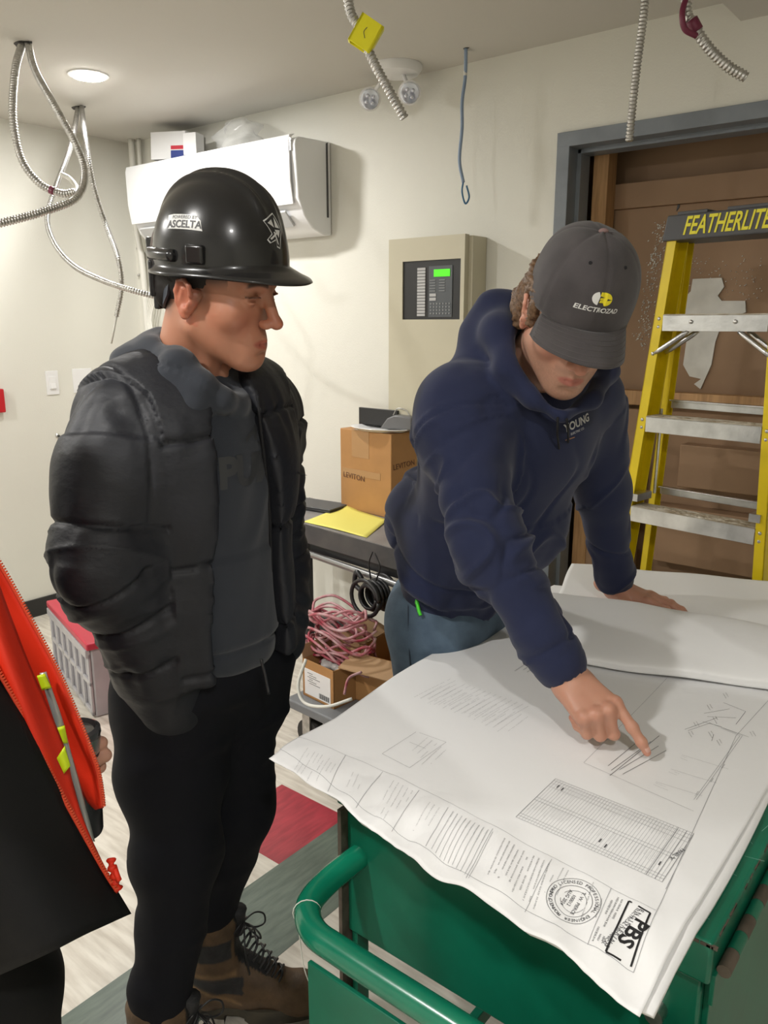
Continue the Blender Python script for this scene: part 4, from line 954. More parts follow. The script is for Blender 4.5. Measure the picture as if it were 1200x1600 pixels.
def sdf_mesh(ops, lo, hi, h, fine=(), smooth=1):
    """surface nets on a rectilinear grid. fine = [(lo3, hi3, h)]"""
    ax = [axis(lo[i], hi[i], h, [(f[0][i], f[1][i], f[2]) for f in fine]) for i in range(3)]
    n = [len(a) for a in ax]; V = np.full(n, 1.0, np.float32); B = 12
    for i0 in range(0, n[0], B):
        for j0 in range(0, n[1], B):
            for k0 in range(0, n[2], B):
                sl = [slice(s, min(s+B, m)) for s, m in zip((i0, j0, k0), n)]
                A = [a[s] for a, s in zip(ax, sl)]
                c = np.array([(a[0]+a[-1])/2 for a in A]); rad = np.linalg.norm([(a[-1]-a[0])/2 for a in A])
                vc = evaluate(ops, c[None], c, rad)[0]
                if vc > rad*1.35+.02 or vc < -rad*1.9-.03: V[sl[0], sl[1], sl[2]] = vc; continue
                X, Y, Z = np.meshgrid(*A, indexing='ij'); P = np.stack([X.ravel(), Y.ravel(), Z.ravel()], 1)
                V[sl[0], sl[1], sl[2]] = evaluate(ops, P, c, rad).reshape(X.shape)
    V[0] = V[-1] = 1; V[:, 0] = V[:, -1] = 1; V[:, :, 0] = V[:, :, -1] = 1
    S = V < 0
    cs = sum(S[i:n[0]-1+i, j:n[1]-1+j, k:n[2]-1+k].astype(np.int8) for i in (0, 1) for j in (0, 1) for k in (0, 1))
    act = (cs > 0) & (cs < 8); I, J, K = np.nonzero(act); idx = np.full(act.shape, -1, np.int64); idx[I, J, K] = np.arange(len(I))
    acc = np.zeros((len(I), 3)); cnt = np.zeros(len(I))
    def pt(i, j, k): return np.stack([ax[0][i], ax[1][j], ax[2][k]], 1)
    for d in range(3):
        o = [0, 0, 0]; o[d] = 1; others = [q for q in range(3) if q != d]
        for a in (0, 1):
            for b in (0, 1):
                s = [0, 0, 0]; s[others[0]] = a; s[others[1]] = b
                i, j, k = I+s[0], J+s[1], K+s[2]; v0 = V[i, j, k]; i2, j2, k2 = i+o[0], j+o[1], k+o[2]; v1 = V[i2, j2, k2]
                m = (v0 < 0) != (v1 < 0); t = np.where(m, v0/np.where(m, v0-v1, 1), 0)
                p = pt(i, j, k); q = pt(i2, j2, k2); acc += np.where(m[:, None], p+(q-p)*t[:, None], 0); cnt += m
    vs = acc/cnt[:, None]; F = []
    for d in range(3):
        o = [0, 0, 0]; o[d] = 1; e1, e2 = [(1, 2), (2, 0), (0, 1)][d]
        sl0 = [slice(1, n[q]-1) for q in range(3)]; sl1 = [slice(1+o[q], n[q]-1+o[q]) for q in range(3)]
        a = S[tuple(sl0)]; b = S[tuple(sl1)]; m = a != b; i, j, k = np.nonzero(m); flip = b[i, j, k]; c = np.stack([i+1, j+1, k+1], 1)
        def g_(s1, s2): q = c.copy(); q[:, e1] -= s1; q[:, e2] -= s2; return idx[q[:, 0], q[:, 1], q[:, 2]]
        f = np.stack([g_(1, 1), g_(0, 1), g_(0, 0), g_(1, 0)], 1); f[flip] = f[flip][:, ::-1]; F.append(f[(f >= 0).all(1)])
    F = np.concatenate(F)
    for _ in range(smooth): vs = relax(vs, F, .5)
    return vs, F
def biggest(vs, F, keep=1):
    lab = np.arange(len(vs))
    for _ in range(200):
        m = lab[F].min(1); old = lab.copy()
        for a in range(4): np.minimum.at(lab, F[:, a], m)
        lab = lab[lab]
        if (lab == old).all(): break
    u, c = np.unique(lab, return_counts=True); best = u[np.argsort(-c)[:keep]]; ok = np.isin(lab, best); ix = np.cumsum(ok)-1
    return vs[ok], ix[F[ok[F[:, 0]]]]
def relax(vs, F, w):
    s = np.zeros_like(vs); c = np.zeros(len(vs))
    for a, b in ((0, 1), (1, 2), (2, 3), (3, 0)):
        np.add.at(s, F[:, a], vs[F[:, b]]); np.add.at(c, F[:, a], 1); np.add.at(s, F[:, b], vs[F[:, a]]); np.add.at(c, F[:, b], 1)
    return vs*(1-w)+w*s/np.maximum(c, 1)[:, None]
def normals(vs, F):
    n = np.cross(vs[F[:, 2]]-vs[F[:, 0]], vs[F[:, 3]]-vs[F[:, 1]]); N = np.zeros_like(vs)
    for a in range(4): np.add.at(N, F[:, a], n)
    return N/np.maximum(np.linalg.norm(N, axis=1), 1e-12)[:, None]
def np_obj(name, vs, F, m, parent, color=None):
    if color is None: vs, F = biggest(vs, F, 2 if name == 'shoes' else 1)
    base = np.array(parent.matrix_world.translation) if parent is not None else np.zeros(3)
    me = bpy.data.meshes.new(name); me.vertices.add(len(vs)); me.vertices.foreach_set('co', (vs-base).astype(np.float32).ravel())
    me.loops.add(F.size); me.loops.foreach_set('vertex_index', F.ravel().astype(np.int32)); me.polygons.add(len(F))
    me.polygons.foreach_set('loop_start', np.arange(0, F.size, F.shape[1], dtype=np.int32)); me.update(calc_edges=True); me.validate()
    if color is not None:
        at = me.color_attributes.new('tint', 'FLOAT_COLOR', 'POINT'); at.data.foreach_set('color', np.concatenate([color, np.ones((len(vs), 1))], 1).astype(np.float32).ravel())
    return link(name, me, m, parent, smooth=True)
_lat = rng.random((64, 64, 64)).astype(np.float32)*2-1
def vnoise(P):
    i = np.floor(P).astype(int); f = P-i; f = f*f*(3-2*f); r = 0
    for a in (0, 1):
        for b in (0, 1):
            for c in (0, 1):
                wgt = (f[:, 0] if a else 1-f[:, 0])*(f[:, 1] if b else 1-f[:, 1])*(f[:, 2] if c else 1-f[:, 2])
                r = r+wgt*_lat[(i[:, 0]+a) % 64, (i[:, 1]+b) % 64, (i[:, 2]+c) % 64]
    return r
def ridge(P, width=.25):
    """sharp fold lines: 1 on the line, 0 away"""
    return np.exp(-(vnoise(P)/width)**2)
def sstep(a, b, x): t = np.clip((x-a)/(b-a), 0, 1); return t*t*(3-2*t)
def along(P, chain):
    """closest chain segment: arc length parameter, distance"""
    best = np.full(len(P), 1e9); tt = np.zeros(len(P)); acc = 0
    for a, b in zip(chain, chain[1:]):
        a = np.array(a); b = np.array(b); ab = b-a; L = np.linalg.norm(ab); t = np.clip(((P-a)@ab)/(L*L), 0, 1)
        d = np.linalg.norm(P-a-t[:, None]*ab, axis=1); m = d < best; best = np.where(m, d, best); tt = np.where(m, acc+t*L, tt); acc += L
    return tt, best
def A(v): return np.array(v, float)

# ------------------------------------------------------------------ head
def head_ops(X, mouth_open=0.0, lids=0.5, jaw=1.0):
    o = []; U = lambda k, p: o.append(('u', k, p)); S_ = lambda k, p: o.append(('s', k, p))
    U(0, X.ell((0, -.016, .055), (.076, .098, .088)))
    U(.02, X.ell((0, .028, .045), (.066, .070, .070)))
    U(.03, X.ell((0, .036, -.022), (.059, .052, .072)))
    for s in (-1, 1):
        U(.035, X.cone((s*.050*jaw, .006, -.042), (s*.018, .070, -.086), .021, .017))
        U(.022, X.ell((s*.044, .058, -.014), (.022, .024, .022)))
        U(.014, X.cone((s*.014, .0935, .036), (s*.045, .079, .037), .0085, .008))
        S_(.014, X.ell((s*.0315, .1045, .017), (.019, .015, .0125)))
    U(.018, X.ell((0, .081, -.089), (.020, .017, .016)))
    U(.020, X.ell((0, .078, -.060), (.030, .024, .030)))
    U(.010, X.cone((0, .094, .026), (0, .113, -.012), .0085, .0095))
    U(.006, X.ell((0, .1175, -.0185), (.0115, .0125, .0105)))
    for s in (-1, 1):
        U(.006, X.ell((s*.0125, .105, -.0225), (.0075, .011, .0078)))
        S_(.003, X.ell((s*.0068, .1115, -.0300), (.0036, .0065, .004)))
        # nasolabial soft crease
    # lips
    zm = -.0555
    for s in (-1, 1):
        U(.004, X.cone((0, .1010, zm+.0048), (s*.023, .0885, zm+.0005), .0040, .0018))
        U(.004, X.cone((0, .0995, zm-.0062-mouth_open), (s*.020, .0885, zm-.0025-mouth_open*.4), .0050, .0022))
    for s in (-1, 1):
        S_(.0015, X.cone((0, .106, zm-.0002-mouth_open*.5), (s*.023, .0915, zm-.0008-mouth_open*.2), .0011+mouth_open*.5, .0008))
    S_(.008, X.ell((0, .103, -.0745), (.018, .0065, .005)))
    # eyelids
    for s in (-1, 1):
        c = (s*.0315, .0805, .0165)
        U(.004, X.ell(c, (.0148, .0142, .0140)))
        S_(.0006, X.cone((s*.0210, .0950, .0165-.004*lids), (s*.0425, .0890, .0160-.004*lids), .0010+.0048*(1-lids), .0010+.0036*(1-lids)))
        U(.002, X.cone((s*.019, .0955, .0165-.004*lids+.0030), (s*.032, .0970, .0215-.004*lids+.002*(1-lids)), .0016, .0019))
        U(.002, X.cone((s*.032, .0970, .0215-.004*lids+.002*(1-lids)), (s*.045, .0890, .0172-.004*lids+.0020), .0019, .0016))
    # ears
    for s in (-1, 1):
        Re = rotz(-s*.35)@rotx(-.18)
        ec = A((s*.0765, .000, -.002))
        def E(x, y, z): return tuple(ec+Re@A((s*x, y, z)))
        U(.006, X.cone(E(0, .004, -.012), E(-.006, .010, .012), .010, .010))
        ring = [(.006, .012, .012), (.009, .008, .026), (.011, -.004, .032), (.012, -.015, .024), (.011, -.0175, .008), (.008, -.013, -.008), (.005, -.004, -.020), (.002, .005, -.024)]
        for a, b in zip(ring, ring[1:]): U(.003, X.cone(E(*a), E(*b), .0036, .0036))
        U(.004, X.ell(E(.002, .003, -.022), (.0055, .0085, .0085)))
        plate_ = [(.004, -.004, .018), (.004, -.006, 0), (.003, -.001, -.014)]
        for a, b in zip(plate_, plate_[1:]): U(.004, X.cone(E(*a), E(*b), .011, .009, flat=((s, 0, 0), .35)))
        U(.003, X.cone(E(.0065, -.007, -.006), E(.0085, -.006, .016), .0028, .0028))
        S_(.003, X.ell(E(.008, .004, .001), (.005, .0065, .010)))
        U(.002, X.ell(E(.006, .0115, -.003), (.0035, .0035, .0055)))
    return o
def skin_tint(X, P, base, brow=(.04, .025, .018), stubble=0.0, hair=None, hairline=None, ear=.25):
    l = X.inv(P); C_ = np.tile(A(base), (len(P), 1)); x, y, z = l.T; r = np.linalg.norm(l, axis=1); near = r < .22
    def mix(m, col): 
        mm = (m*near)[:, None]; C_[:] = C_*(1-mm)+A(col)*mm
    # warmer cheeks, nose, ears
    red = A(base)*A((1.05, .70, .68))
    mix(.45*np.exp(-(((np.abs(x)-.042)/.022)**2+((z+.022)/.024)**2))*(y > .03), red)
    mix(.55*np.exp(-((x/.016)**2+((z+.018)/.016)**2))*(y > .095), red)
    mix(ear*sstep(.066, .074, np.abs(x))*(y > -.04)*(y < .02)*(np.abs(z) < .04), A(base)*A((1.0, .52, .48)))
    if stubble: mix(stubble*sstep(-.035, -.055, z)*(y > .0)*(vnoise(P*900)*.5+.75), A(base)*.55)
    if stubble: mix(stubble*np.exp(-((z+.042)/.006)**2)*(y > .08)*(np.abs(x) < .03), A(base)*.5)
    # lips
    d = np.maximum(np.abs((z+.0560)/.0098), np.abs(x)/.0245)
    mix(.75*sstep(1.05, .75, np.sqrt(((z+.0565)/.0088)**2+(x/.0245)**2))*(y > .080), A(base)*A((.78, .38, .42)))
    # brows
    zb = .0375+.004*np.sin((np.abs(x)-.012)/.036*math.pi)
    mix(.92*np.exp(-((z-zb)/.0042)**4)*sstep(.009, .015, np.abs(x))*sstep(.053, .046, np.abs(x))*(y > .05), brow)
    mix(.85*np.exp(-((z-.0192-.0015*np.cos((np.abs(x)-.0315)/.0125*1.5))/.0015)**2)*(np.abs(np.abs(x)-.0325) < .0135)*(y > .080), (.035, .02, .016))
    if hair is not None:
        m = hairline(x, y, z); mix(m, hair)
    return C_
def eyes(X, parent, gaze=(0, 1, -.6)):
    for s in (-1, 1):
        c = X.P((s*.0315, .0815, .0150)); g_ = X.R@_n(A(gaze)); Mx = Matrix.Translation(Vector(c)-parent.matrix_world.translation) @ Vector(g_).to_track_quat('Z', 'Y').to_matrix().to_4x4()
        g = G(); r = .0125*X.s
        prof = [(max(1e-5, r*math.sin(math.pi*i/16)), -r*math.cos(math.pi*i/16)) for i in range(17)]
        g.lathe(prof, 24, M=Mx); e = g.build('eyeball', mat('eye_white', (.62, .58, .55), .15), parent, smooth=True)
        g = G(); prof = [(max(1e-5, r*1.02*math.sin(a)), r*1.02*math.cos(a)) for a in (.46, .3, .15, .001)]
        g.lathe(prof, 24, M=Mx); g.build('iris', mat('dark_iris', (.05, .03, .02), .1), e, smooth=True)

# ------------------------------------------------------------------ hand.  local: x to the fingers, y to the thumb side, z out of the back
LEN = {'index': (.046, .027, .022), 'middle': (.050, .031, .023), 'ring': (.046, .029, .022), 'little': (.036, .021, .020)}
KN = {'index': (.092, .026, .002), 'middle': (.096, .005, .005), 'ring': (.090, -.016, .003), 'little': (.081, -.034, -.002)}
RAD = {'index': (.0100, .0090, .0082, .0070), 'middle': (.0103, .0092, .0084, .0072), 'ring': (.0098, .0088, .0080, .0070), 'little': (.0088, .0078, .0070, .0062)}
def hand_ops(X, side, bends, spread, thumb):
    """bends: name -> three bend angles (rad, + curls to the palm); spread name->angle; thumb: list of local points"""
    o = []; U = lambda k, p: o.append(('u', k, p)); s = side; tips = {}
    def q(v): return (v[0], v[1]*s, v[2])
    U(0, X.cone(q((-.03, 0, -.002)), q((.015, .000, 0)), .027, .029, flat=((0, 0, 1), .72)))
    for nme in KN:
        k = A(KN[nme]); wr = A((.012, k[1]*.55, 0)); U(.014, X.cone(q(wr), q(k-A((.006, 0, .006))), .0155, .0118))
    U(.016, X.cone(q((.03, .014, -.010)), q((.075, .018, -.009)), .016, .012)); U(.016, X.cone(q((.02, -.018, -.011)), q((.065, -.024, -.010)), .016, .012))
    U(.014, X.ell(q((.030, .022, -.014)), (.026, .016, .014)))
    for nme in KN:
        p = A(KN[nme]); a = 0; sp = spread.get(nme, 0); r = RAD[nme]
        U(.008, X.ell(q(p+A((0, 0, .001))), (.0105, .0100, .0095)))
        for i, L in enumerate(LEN[nme]):
            a += bends[nme][i]; d = A((math.cos(a)*math.cos(sp), math.sin(sp)*math.cos(a), -math.sin(a))); p2 = p+d*L
            U(.006 if i else .009, X.cone(q(p), q(p2 if i < 2 else p2-d*.004), r[i], r[i+1]))
            if i: U(.004, X.ell(q(p), (r[i]*1.07,)*3))
            p = p2
        tips[nme] = (X.P(q(p)), X.R@A(q(d)))
    rr = (.0155, .0122, .0108, .0088)
    for i in range(len(thumb)-1): U(.010 if i == 0 else .005, X.cone(q(thumb[i]), q(thumb[i+1]), rr[i], rr[i+1]))
    return o, tips
def hand_frame(wrist, toward, back):
    x = _n(A(toward)-A(wrist)); z = A(back); z = _n(z-x*(z@x)); y = np.cross(z, x); return Xf(wrist, np.array([x, y, z]).T)
def limb(o, pts, rs, k=.03, flat=None):
    for i in range(len(pts)-1): o.append(('u', k, cone(pts[i], pts[i+1], rs[i], rs[i+1], flat)))

# cloth folding: applied along the surface normal
def cloth(vs, F, fn): N = normals(vs, F); return vs+N*fn(vs, N)[:, None]
def arm_folds(P, chain, amp, freq=26, seed=0, rad=.2, bend_at=None, bw=.12):
    t, d = along(P, chain); ax = _n(A(chain[-1])-A(chain[0]))
    # folds run round the sleeve, slightly slanted
    side = P@A((.6, .3, .2))
    q = np.stack([t*freq+side*7+seed, P[:, 0]*5+P[:, 2]*3+seed*2.3, P[:, 1]*5-P[:, 2]*2], 1)
    w_ = np.ones(len(P)) if bend_at is None else .35+.65*np.exp(-((t-bend_at)/bw)**2)
    return amp*(vnoise(q)*.9+.55*ridge(q*.8+9, .22)+.35*vnoise(q*2.1))*w_*(d < rad)
# ------------------------------------------------------------------ placing flat marks on curved surfaces
def bvh_of(o):
    bpy.context.view_layer.update(); me = o.data; mw = o.matrix_world
    return BVHTree.FromPolygons([mw @ v.co for v in me.vertices], [tuple(p.vertices) for p in me.polygons])
def hit_px(bvh, px, py):
    d = ray(px, py).normalized(); h = bvh.ray_cast(CAMP, d); return h[0], h[1]
def stick(g, bvh, vs, fs, M, lift=0.0006, mi=0):
    """M: frame tangent to the surface (z outward); each point falls along -z on to the surface"""
    out = []; nz = (M.to_3x3() @ Vector((0, 0, 1))).normalized()
    for v in vs:
        p = M @ Vector((v[0], v[1], 0)); h = bvh.ray_cast(p+nz*0.06, -nz, 0.14)
        q = h[0] if h[0] is not None else p
        out.append(q+nz*(lift+max(0, v[2])))
    g.add(out, fs, mi)
def tangent(hit, n, right, upv):
    n = Vector(n).normalized(); r = Vector(right); r = (r-n*r.dot(n)).normalized(); u = n.cross(r)
    if u.dot(Vector(upv)) < 0: r = r
    return frame(hit, r, u)
def poly_fill(pts, cuts=2):
    bm = bmesh.new(); vs = [bm.verts.new((p[0], p[1], 0)) for p in pts]; bm.faces.new(vs); bmesh.ops.triangulate(bm, faces=bm.faces[:])
    for _ in range(cuts): bmesh.ops.subdivide_edges(bm, edges=bm.edges[:], cuts=1, use_grid_fill=True); bmesh.ops.triangulate(bm, faces=bm.faces[:])
    bm.verts.index_update(); r = ([tuple(v.co) for v in bm.verts], [tuple(v.index for v in f.verts) for f in bm.faces]); bm.free(); return r
def grow(pts, d):
    c = Vector((sum(p[0] for p in pts)/len(pts), sum(p[1] for p in pts)/len(pts)))
    return [tuple(Vector(p)+(Vector(p)-c).normalized()*d) for p in pts]
SKIN = dict(rough=.45, sub=.25, attr='tint', bump=.05, bscale=900)
M_skin1 = mat('skin_young_man', (1, 1, 1), var=.06, vscale=14, **SKIN)
M_skin2 = mat('skin_man_in_cap', (1, 1, 1), var=.08, vscale=14, **SKIN)
M_puff = mat('black_nylon', (.0135, .0148, .020), .55, bump=.35, bscale=26, bdist=.006, spec=.4, stretch=(1, 1, 1.8))
M_hood1 = mat('charcoal_fleece', (.026, .031, .042), .9, bump=.15, bscale=700, sheen=.25)
M_trou = mat('black_navy_jersey', (.0065, .007, .0105), .85, bump=.12, bscale=600, spec=.25)
M_navy = mat('navy_fleece', (.0095, .015, .052), .9, bump=.15, bscale=700, sheen=.12)
M_jean = mat('blue_denim', (.11, .165, .23), .85, col2=(.06, .095, .14), vscale=14, bump=.2, bscale=500)
M_gloss = mat('glossy_black_shell', (.013, .013, .014), .27, coat=.35, var=.2, vscale=8)
M_seam = mat('dark_seam_thread', (.006, .006, .008), .8)

def base_empty(name, x, y, label, cat='person'):
    e = empty(name, (x, y, 0), 0, label, cat); bpy.context.view_layer.update(); return e
def vv(x, y, D): return A(W(x, y, D))

# ================================================================== man in the hard hat
p1 = base_empty('person', -1.22, 0.98, 'young man in black hard hat and open puffer jacket, hands in pockets')
X1 = Xf(W(334, 460, 1.45), head_R(20, 14, -7), 1.07)
T1 = Xf((W(300, 700, 1.50).x, W(300, 700, 1.50).y, 0), head_R(-6, 0, 0))
def tz(y, D=1.5): return W(300, y, D).z
o = head_ops(X1, mouth_open=.0022, lids=.30)
o += [('u', .025, cone(X1.P((0, -.022, -.03)), T1.P((0, -.015, tz(600))), .054*1.07, .060)), ('u', .02, X1.cone((-.03, .025, -.075), (-.012, .018, -.16), .012, .012)), ('u', .02, X1.cone((.03, .025, -.075), (.012, .018, -.16), .012, .012)), ('u', .012, X1.ell((0, .028, -.125), (.012, .014, .016)))]
rS, rE, rW = vv(180, 690, 1.38), vv(162, 890, 1.31), vv(268, 1085, 1.40)
lS, lE, lW = vv(412, 645, 1.64), vv(432, 880, 1.72), vv(438, 1000, 1.60)
limb(o, [T1.P((-.13, 0, 1.39)), T1.P((.12, 0, 1.38))], [.055, .05], .04)
o += [('u', .05, cone(T1.P((0, 0, 1.35)), T1.P((0, 0, .98)), .12, .12, (T1.R[:, 1], .75)))]
limb(o, [rS, rE, rW], [.05, .042, .030]); limb(o, [lS, lE, lW], [.05, .042, .030])
HX = hand_frame(rW, vv(285, 1190, 1.44), T1.R[:, 0]); relaxed = dict(index=(.3, .4, .2), middle=(.35, .45, .25), ring=(.4, .45, .25), little=(.45, .45, .25))
ho, _ = hand_ops(HX, -1, relaxed, dict(index=.06, little=-.08), [(.02, .024, -.008), (.055, .045, -.018), (.085, .05, -.03)]); o += ho
HX = hand_frame(vv(425, 1010, 1.60), vv(405, 1120, 1.57), -T1.R[:, 0]); ho, _ = hand_ops(HX, 1, relaxed, dict(index=.06, little=-.08), [(.02, .024, -.008), (.055, .045, -.018), (.085, .05, -.03)]); o += ho
def foot(px, py, D, hd): q = vv(px, py, D); q[2] = 0; return q, A((math.cos(math.radians(hd)), math.sin(math.radians(hd)), 0))
rF, rgd = foot(276, 1600, 1.335, 34); lF, lgd = foot(355, 1520, 1.58, 37)
rH, rK, rA = vv(272, 1085, 1.45), vv(278, 1335, 1.39), rF-rgd*.032+A((0, 0, .15))
lH, lK, lA = vv(356, 1080, 1.56), vv(368, 1262, 1.57), lF-lgd*.032+A((0, 0, .18))
limb(o, [rH, rK, rA], [.080, .048, .028], .04); limb(o, [lH, lK, lA], [.080, .048, .028], .04)
for q_, gd, an in ((rF, rgd, rA), (lF, lgd, lA)): q_ = q_+A((0, 0, .052)); limb(o, [an, q_-gd*.025, q_+gd*.12], [.036, .028, .020], .02)
h_ = X1.o
fine = [(h_-A((.13, .15, .19)), h_+A((.16, .16, .12)), .0021)]
lo = np.array([-1.62, .50, .0]); hi = np.array([-.80, 1.42, 1.95])
vs, F = sdf_mesh(o, lo, hi, .011, fine, smooth=1)
def hl1(x, y, z):
    m = sstep(.012, .040, z-.25*np.maximum(y-.02, 0))*(y < .058)
    m = np.maximum(m, sstep(-.055, -.015, z)*sstep(-.03, -.055, y)*.9)
    m = np.maximum(m, .7*sstep(.060, .05, z)*0)
    side = np.exp(-((y-.022)/.012)**2)*sstep(-.022, .010, z)*(np.abs(x) > .05)*.55
    return np.clip(np.maximum(m, side), 0, 1)*.93
colr = skin_tint(X1, vs, (.52, .235, .145), hair=(.022, .017, .014), hairline=hl1, ear=.45)
b1_ = np_obj('body', vs, F, M_skin1, p1, colr); eyes(X1, b1_, (0, 1, -.55))

# hair below the helmet rim
o = [('u', 0, X1.ell((0, -.016, .050), (.0795, .0995, .090))), ('u', .02, X1.ell((0, -.070, -.008), (.052, .026, .036)))]
o.append(('i', .004, func(lambda P: X1.inv(P)[:, 2]-.052, X1.o, 99))); o.append(('i', .006, func(lambda P: -X1.inv(P)[:, 2]-.012-.9*np.maximum(-.02-X1.inv(P)[:, 1], 0)+.9*np.clip(X1.inv(P)[:, 1]+.01, 0, .2), X1.o, 99)))
for s_ in (-1, 1): o.append(('s', .004, X1.ell((s_*.09, .004, 0), (.024, .022, .036))))
o.append(('i', .006, func(lambda P: X1.inv(P)[:, 1]-.045, X1.o, 99)))
vs, F = sdf_mesh(o, X1.o-.2, X1.o+.2, .0036, smooth=1); vs = cloth(vs, F, lambda P, N: .0008*vnoise(P*500)); np_obj('hair', vs, F, mat('short_black_hair', (.012, .009, .008), .7, bump=.4, bscale=900), p1)
# hoodie
o = [('u', 0, ell(T1.P((0, .0, tz(695))), (.175, .118, .185), T1.R)), ('u', .08, cone(T1.P((0, .010, tz(740))), T1.P((0, .020, tz(985))), .146, .148, (T1.R[:, 1], .80))),
     ('u', .05, cone(T1.P((-.14, 0, tz(640))), T1.P((.14, 0, tz(640))), .062, .062))]
limb(o, [rS, rE], [.06, .05], .04); limb(o, [lS, lE], [.06, .05], .04)
zc = tz(1040, 1.45)
o += [('s', .02, func(lambda P: (P[:, 2]-zc), (0, 0, 0), 99))]
# collar and hood lying on the shoulders
ring = [vv(250, 556, 1.47), vv(278, 572, 1.40), vv(314, 602, 1.385), vv(347, 624, 1.40), vv(371, 632, 1.44), vv(394, 614, 1.51), vv(392, 590, 1.57), vv(330, 560, 1.61), vv(280, 545, 1.58), vv(252, 545, 1.52)]
rr = [.034, .030, .024, .019, .016, .021, .028, .034, .036, .036]
for i in range(len(ring)): o.append(('u', .016, cone(ring[i], ring[(i+1) % len(ring)], rr[i], rr[(i+1) % len(ring)])))
for i in (0, 1, 9, 8): o.append(('u', .012, cone(ring[i]+A((-.012, -.008, -.024)), ring[(i+1) % len(ring)]+A((-.012, -.008, -.030)), .036, .033)))
o.append(('u', .03, ell(vv(234, 574, 1.50), (.064, .078, .052))))
neckax = cone(X1.P((0, -.02, -.04)), T1.P((0, .0, tz(610))), .064, .055); o.append(('s', .012, neckax))
vs, F = sdf_mesh(o, np.array([-1.62, .50, .85]), np.array([-.80, 1.42, 1.75]), .0065, [(h_-A((.2, .2, .32)), h_+A((.2, .2, -.05)), .0045)], smooth=2)
def fold1(P, N):
    l = T1.inv(P); x, y, z = l.T; d = np.zeros(len(P)); tor = sstep(1.50, 1.42, z)
    # drag lines running diagonally down the front, pocket pouch edges
    q = np.stack([x*9+z*3, y*4, z*5-x*3], 1); d += tor*.007*(vnoise(q*1.2)+.5*ridge(q*1.1+4, .25))
    d += tor*.004*vnoise(np.stack([x*24+z*8, y*6, z*7-x*6], 1))
    pk = np.maximum(np.abs(x+.0)/.115, np.abs(z-1.075)/.085); pouch = sstep(1.06, .96, pk)*(y > 0); d += .006*pouch
    hemz = zc+.055; d -= .005*np.exp(-((z-hemz)/.006)**2)
    # hood folds run along the roll
    hood = sstep(1.44, 1.52, z); a = np.arctan2(y, x); d += hood*.0022*(vnoise(np.stack([a*2, z*55, np.hypot(x, y)*55], 1)))
    rt_, rd_ = along(P, ring+[ring[0]]); ti = np.minimum((rt_*0).astype(int), 0); cz_ = np.zeros(len(P)); best = np.full(len(P), 9.)
    for q_ in spline([Vector(r_) for r_ in ring+[ring[0]]], 6): dq = np.linalg.norm(P-A(q_), axis=1); m_ = dq < best; best = np.where(m_, dq, best); cz_ = np.where(m_, q_.z, cz_)
    hz_ = P[:, 2]-cz_; d += np.exp(-(best/.052)**4)*hood*(-.0045*np.exp(-((hz_-.006)/.0035)**2)-.0*np.exp(-((hz_+.020)/.004)**2)+.003*np.exp(-((hz_+.008)/.010)**2))
    return d
vs = cloth(vs, F, fold1); hoodie1 = np_obj('hoodie', vs, F, M_hood1, p1)

# puffer jacket
slv = [rS, rE, rW]; slvl = [lS, lE, lW]
o = [('u', 0, ell(T1.P((0, -.005, tz(705))), (.206, .152, .205), T1.R)), ('u', .09, cone(T1.P((0, -.0, tz(740))), T1.P((0, .022, tz(1000))), .182, .186, (T1.R[:, 1], .80))),
     ('u', .06, cone(T1.P((-.15, -.01, tz(632))), T1.P((.125, -.01, tz(642))), .078, .074))]
limb(o, slv+[vv(292, 1150, 1.40)], [.097, .086, .066, .055], .05); limb(o, slvl, [.088, .078, .058], .05)
o.append(('u', .04, cone(rS+A((0, 0, -.02)), rE.copy(), .094, .090)))
zh = tz(1050, 1.42)
def openf(P):
    l = T1.inv(P); x, y, z = l.T; wR = .040+.018*sstep(1.5, 1.25, z)+.020*sstep(1.2, 1.0, z); wL = .055+.045*sstep(1.48, 1.2, z)
    return np.maximum(np.maximum(x-wR, -x-wL), -(y-.02))
o.append(('s', .012, func(openf, (0, 0, 0), 99)))
arm_c = [cone(rE, rW, .10, .08), cone(lE, lW, .09, .08)]
def hemf(P):
    d = zh-P[:, 2]; a = np.minimum(arm_c[0].f(P), arm_c[1].f(P)); return np.where(a < 0, -.05, d)
# shorten the body only, sleeves go on to the pockets
body_ops = o[:3]; sleeve_ops = o[3:]
def bodyf(P):
    d = evaluate([o[0], o[1], o[2]], P, A(T1.P((0, 0, 1.3))), 1.0); op_ = openf(P); d = np.maximum(d, -op_); l = T1.inv(P)
    return np.maximum(d, zh+.02*np.cos(l[:, 0]*8)-P[:, 2])
o2 = [('u', 0, func(bodyf, T1.P((0, 0, 1.25)), .42))]
limb(o2, [rS+A((.008, .006, -.012)), rE, rW, vv(288, 1135, 1.42)], [.080, .077, .064, .057], .04); o2.append(('u', .04, cone(vv(172, 735, 1.365), vv(170, 850, 1.325), .086, .076))); limb(o2, slvl, [.080, .066, .052], .03)
neckcut = cone(X1.P((0, -.02, -.03)), T1.P((0, .02, tz(640))), .085, .075); o2.append(('s', .02, neckcut))
def tuckf(P): l = T1.inv(P); return np.maximum(np.maximum(l[:, 0]-.05, -l[:, 0]-.05), .0-l[:, 1])
vs, F = sdf_mesh(o2, np.array([-1.66, .46, .78]), np.array([-.78, 1.46, 1.72]), .0052, smooth=2)
L1a = np.linalg.norm(rE-rS); L1b = np.linalg.norm(rW-rE)
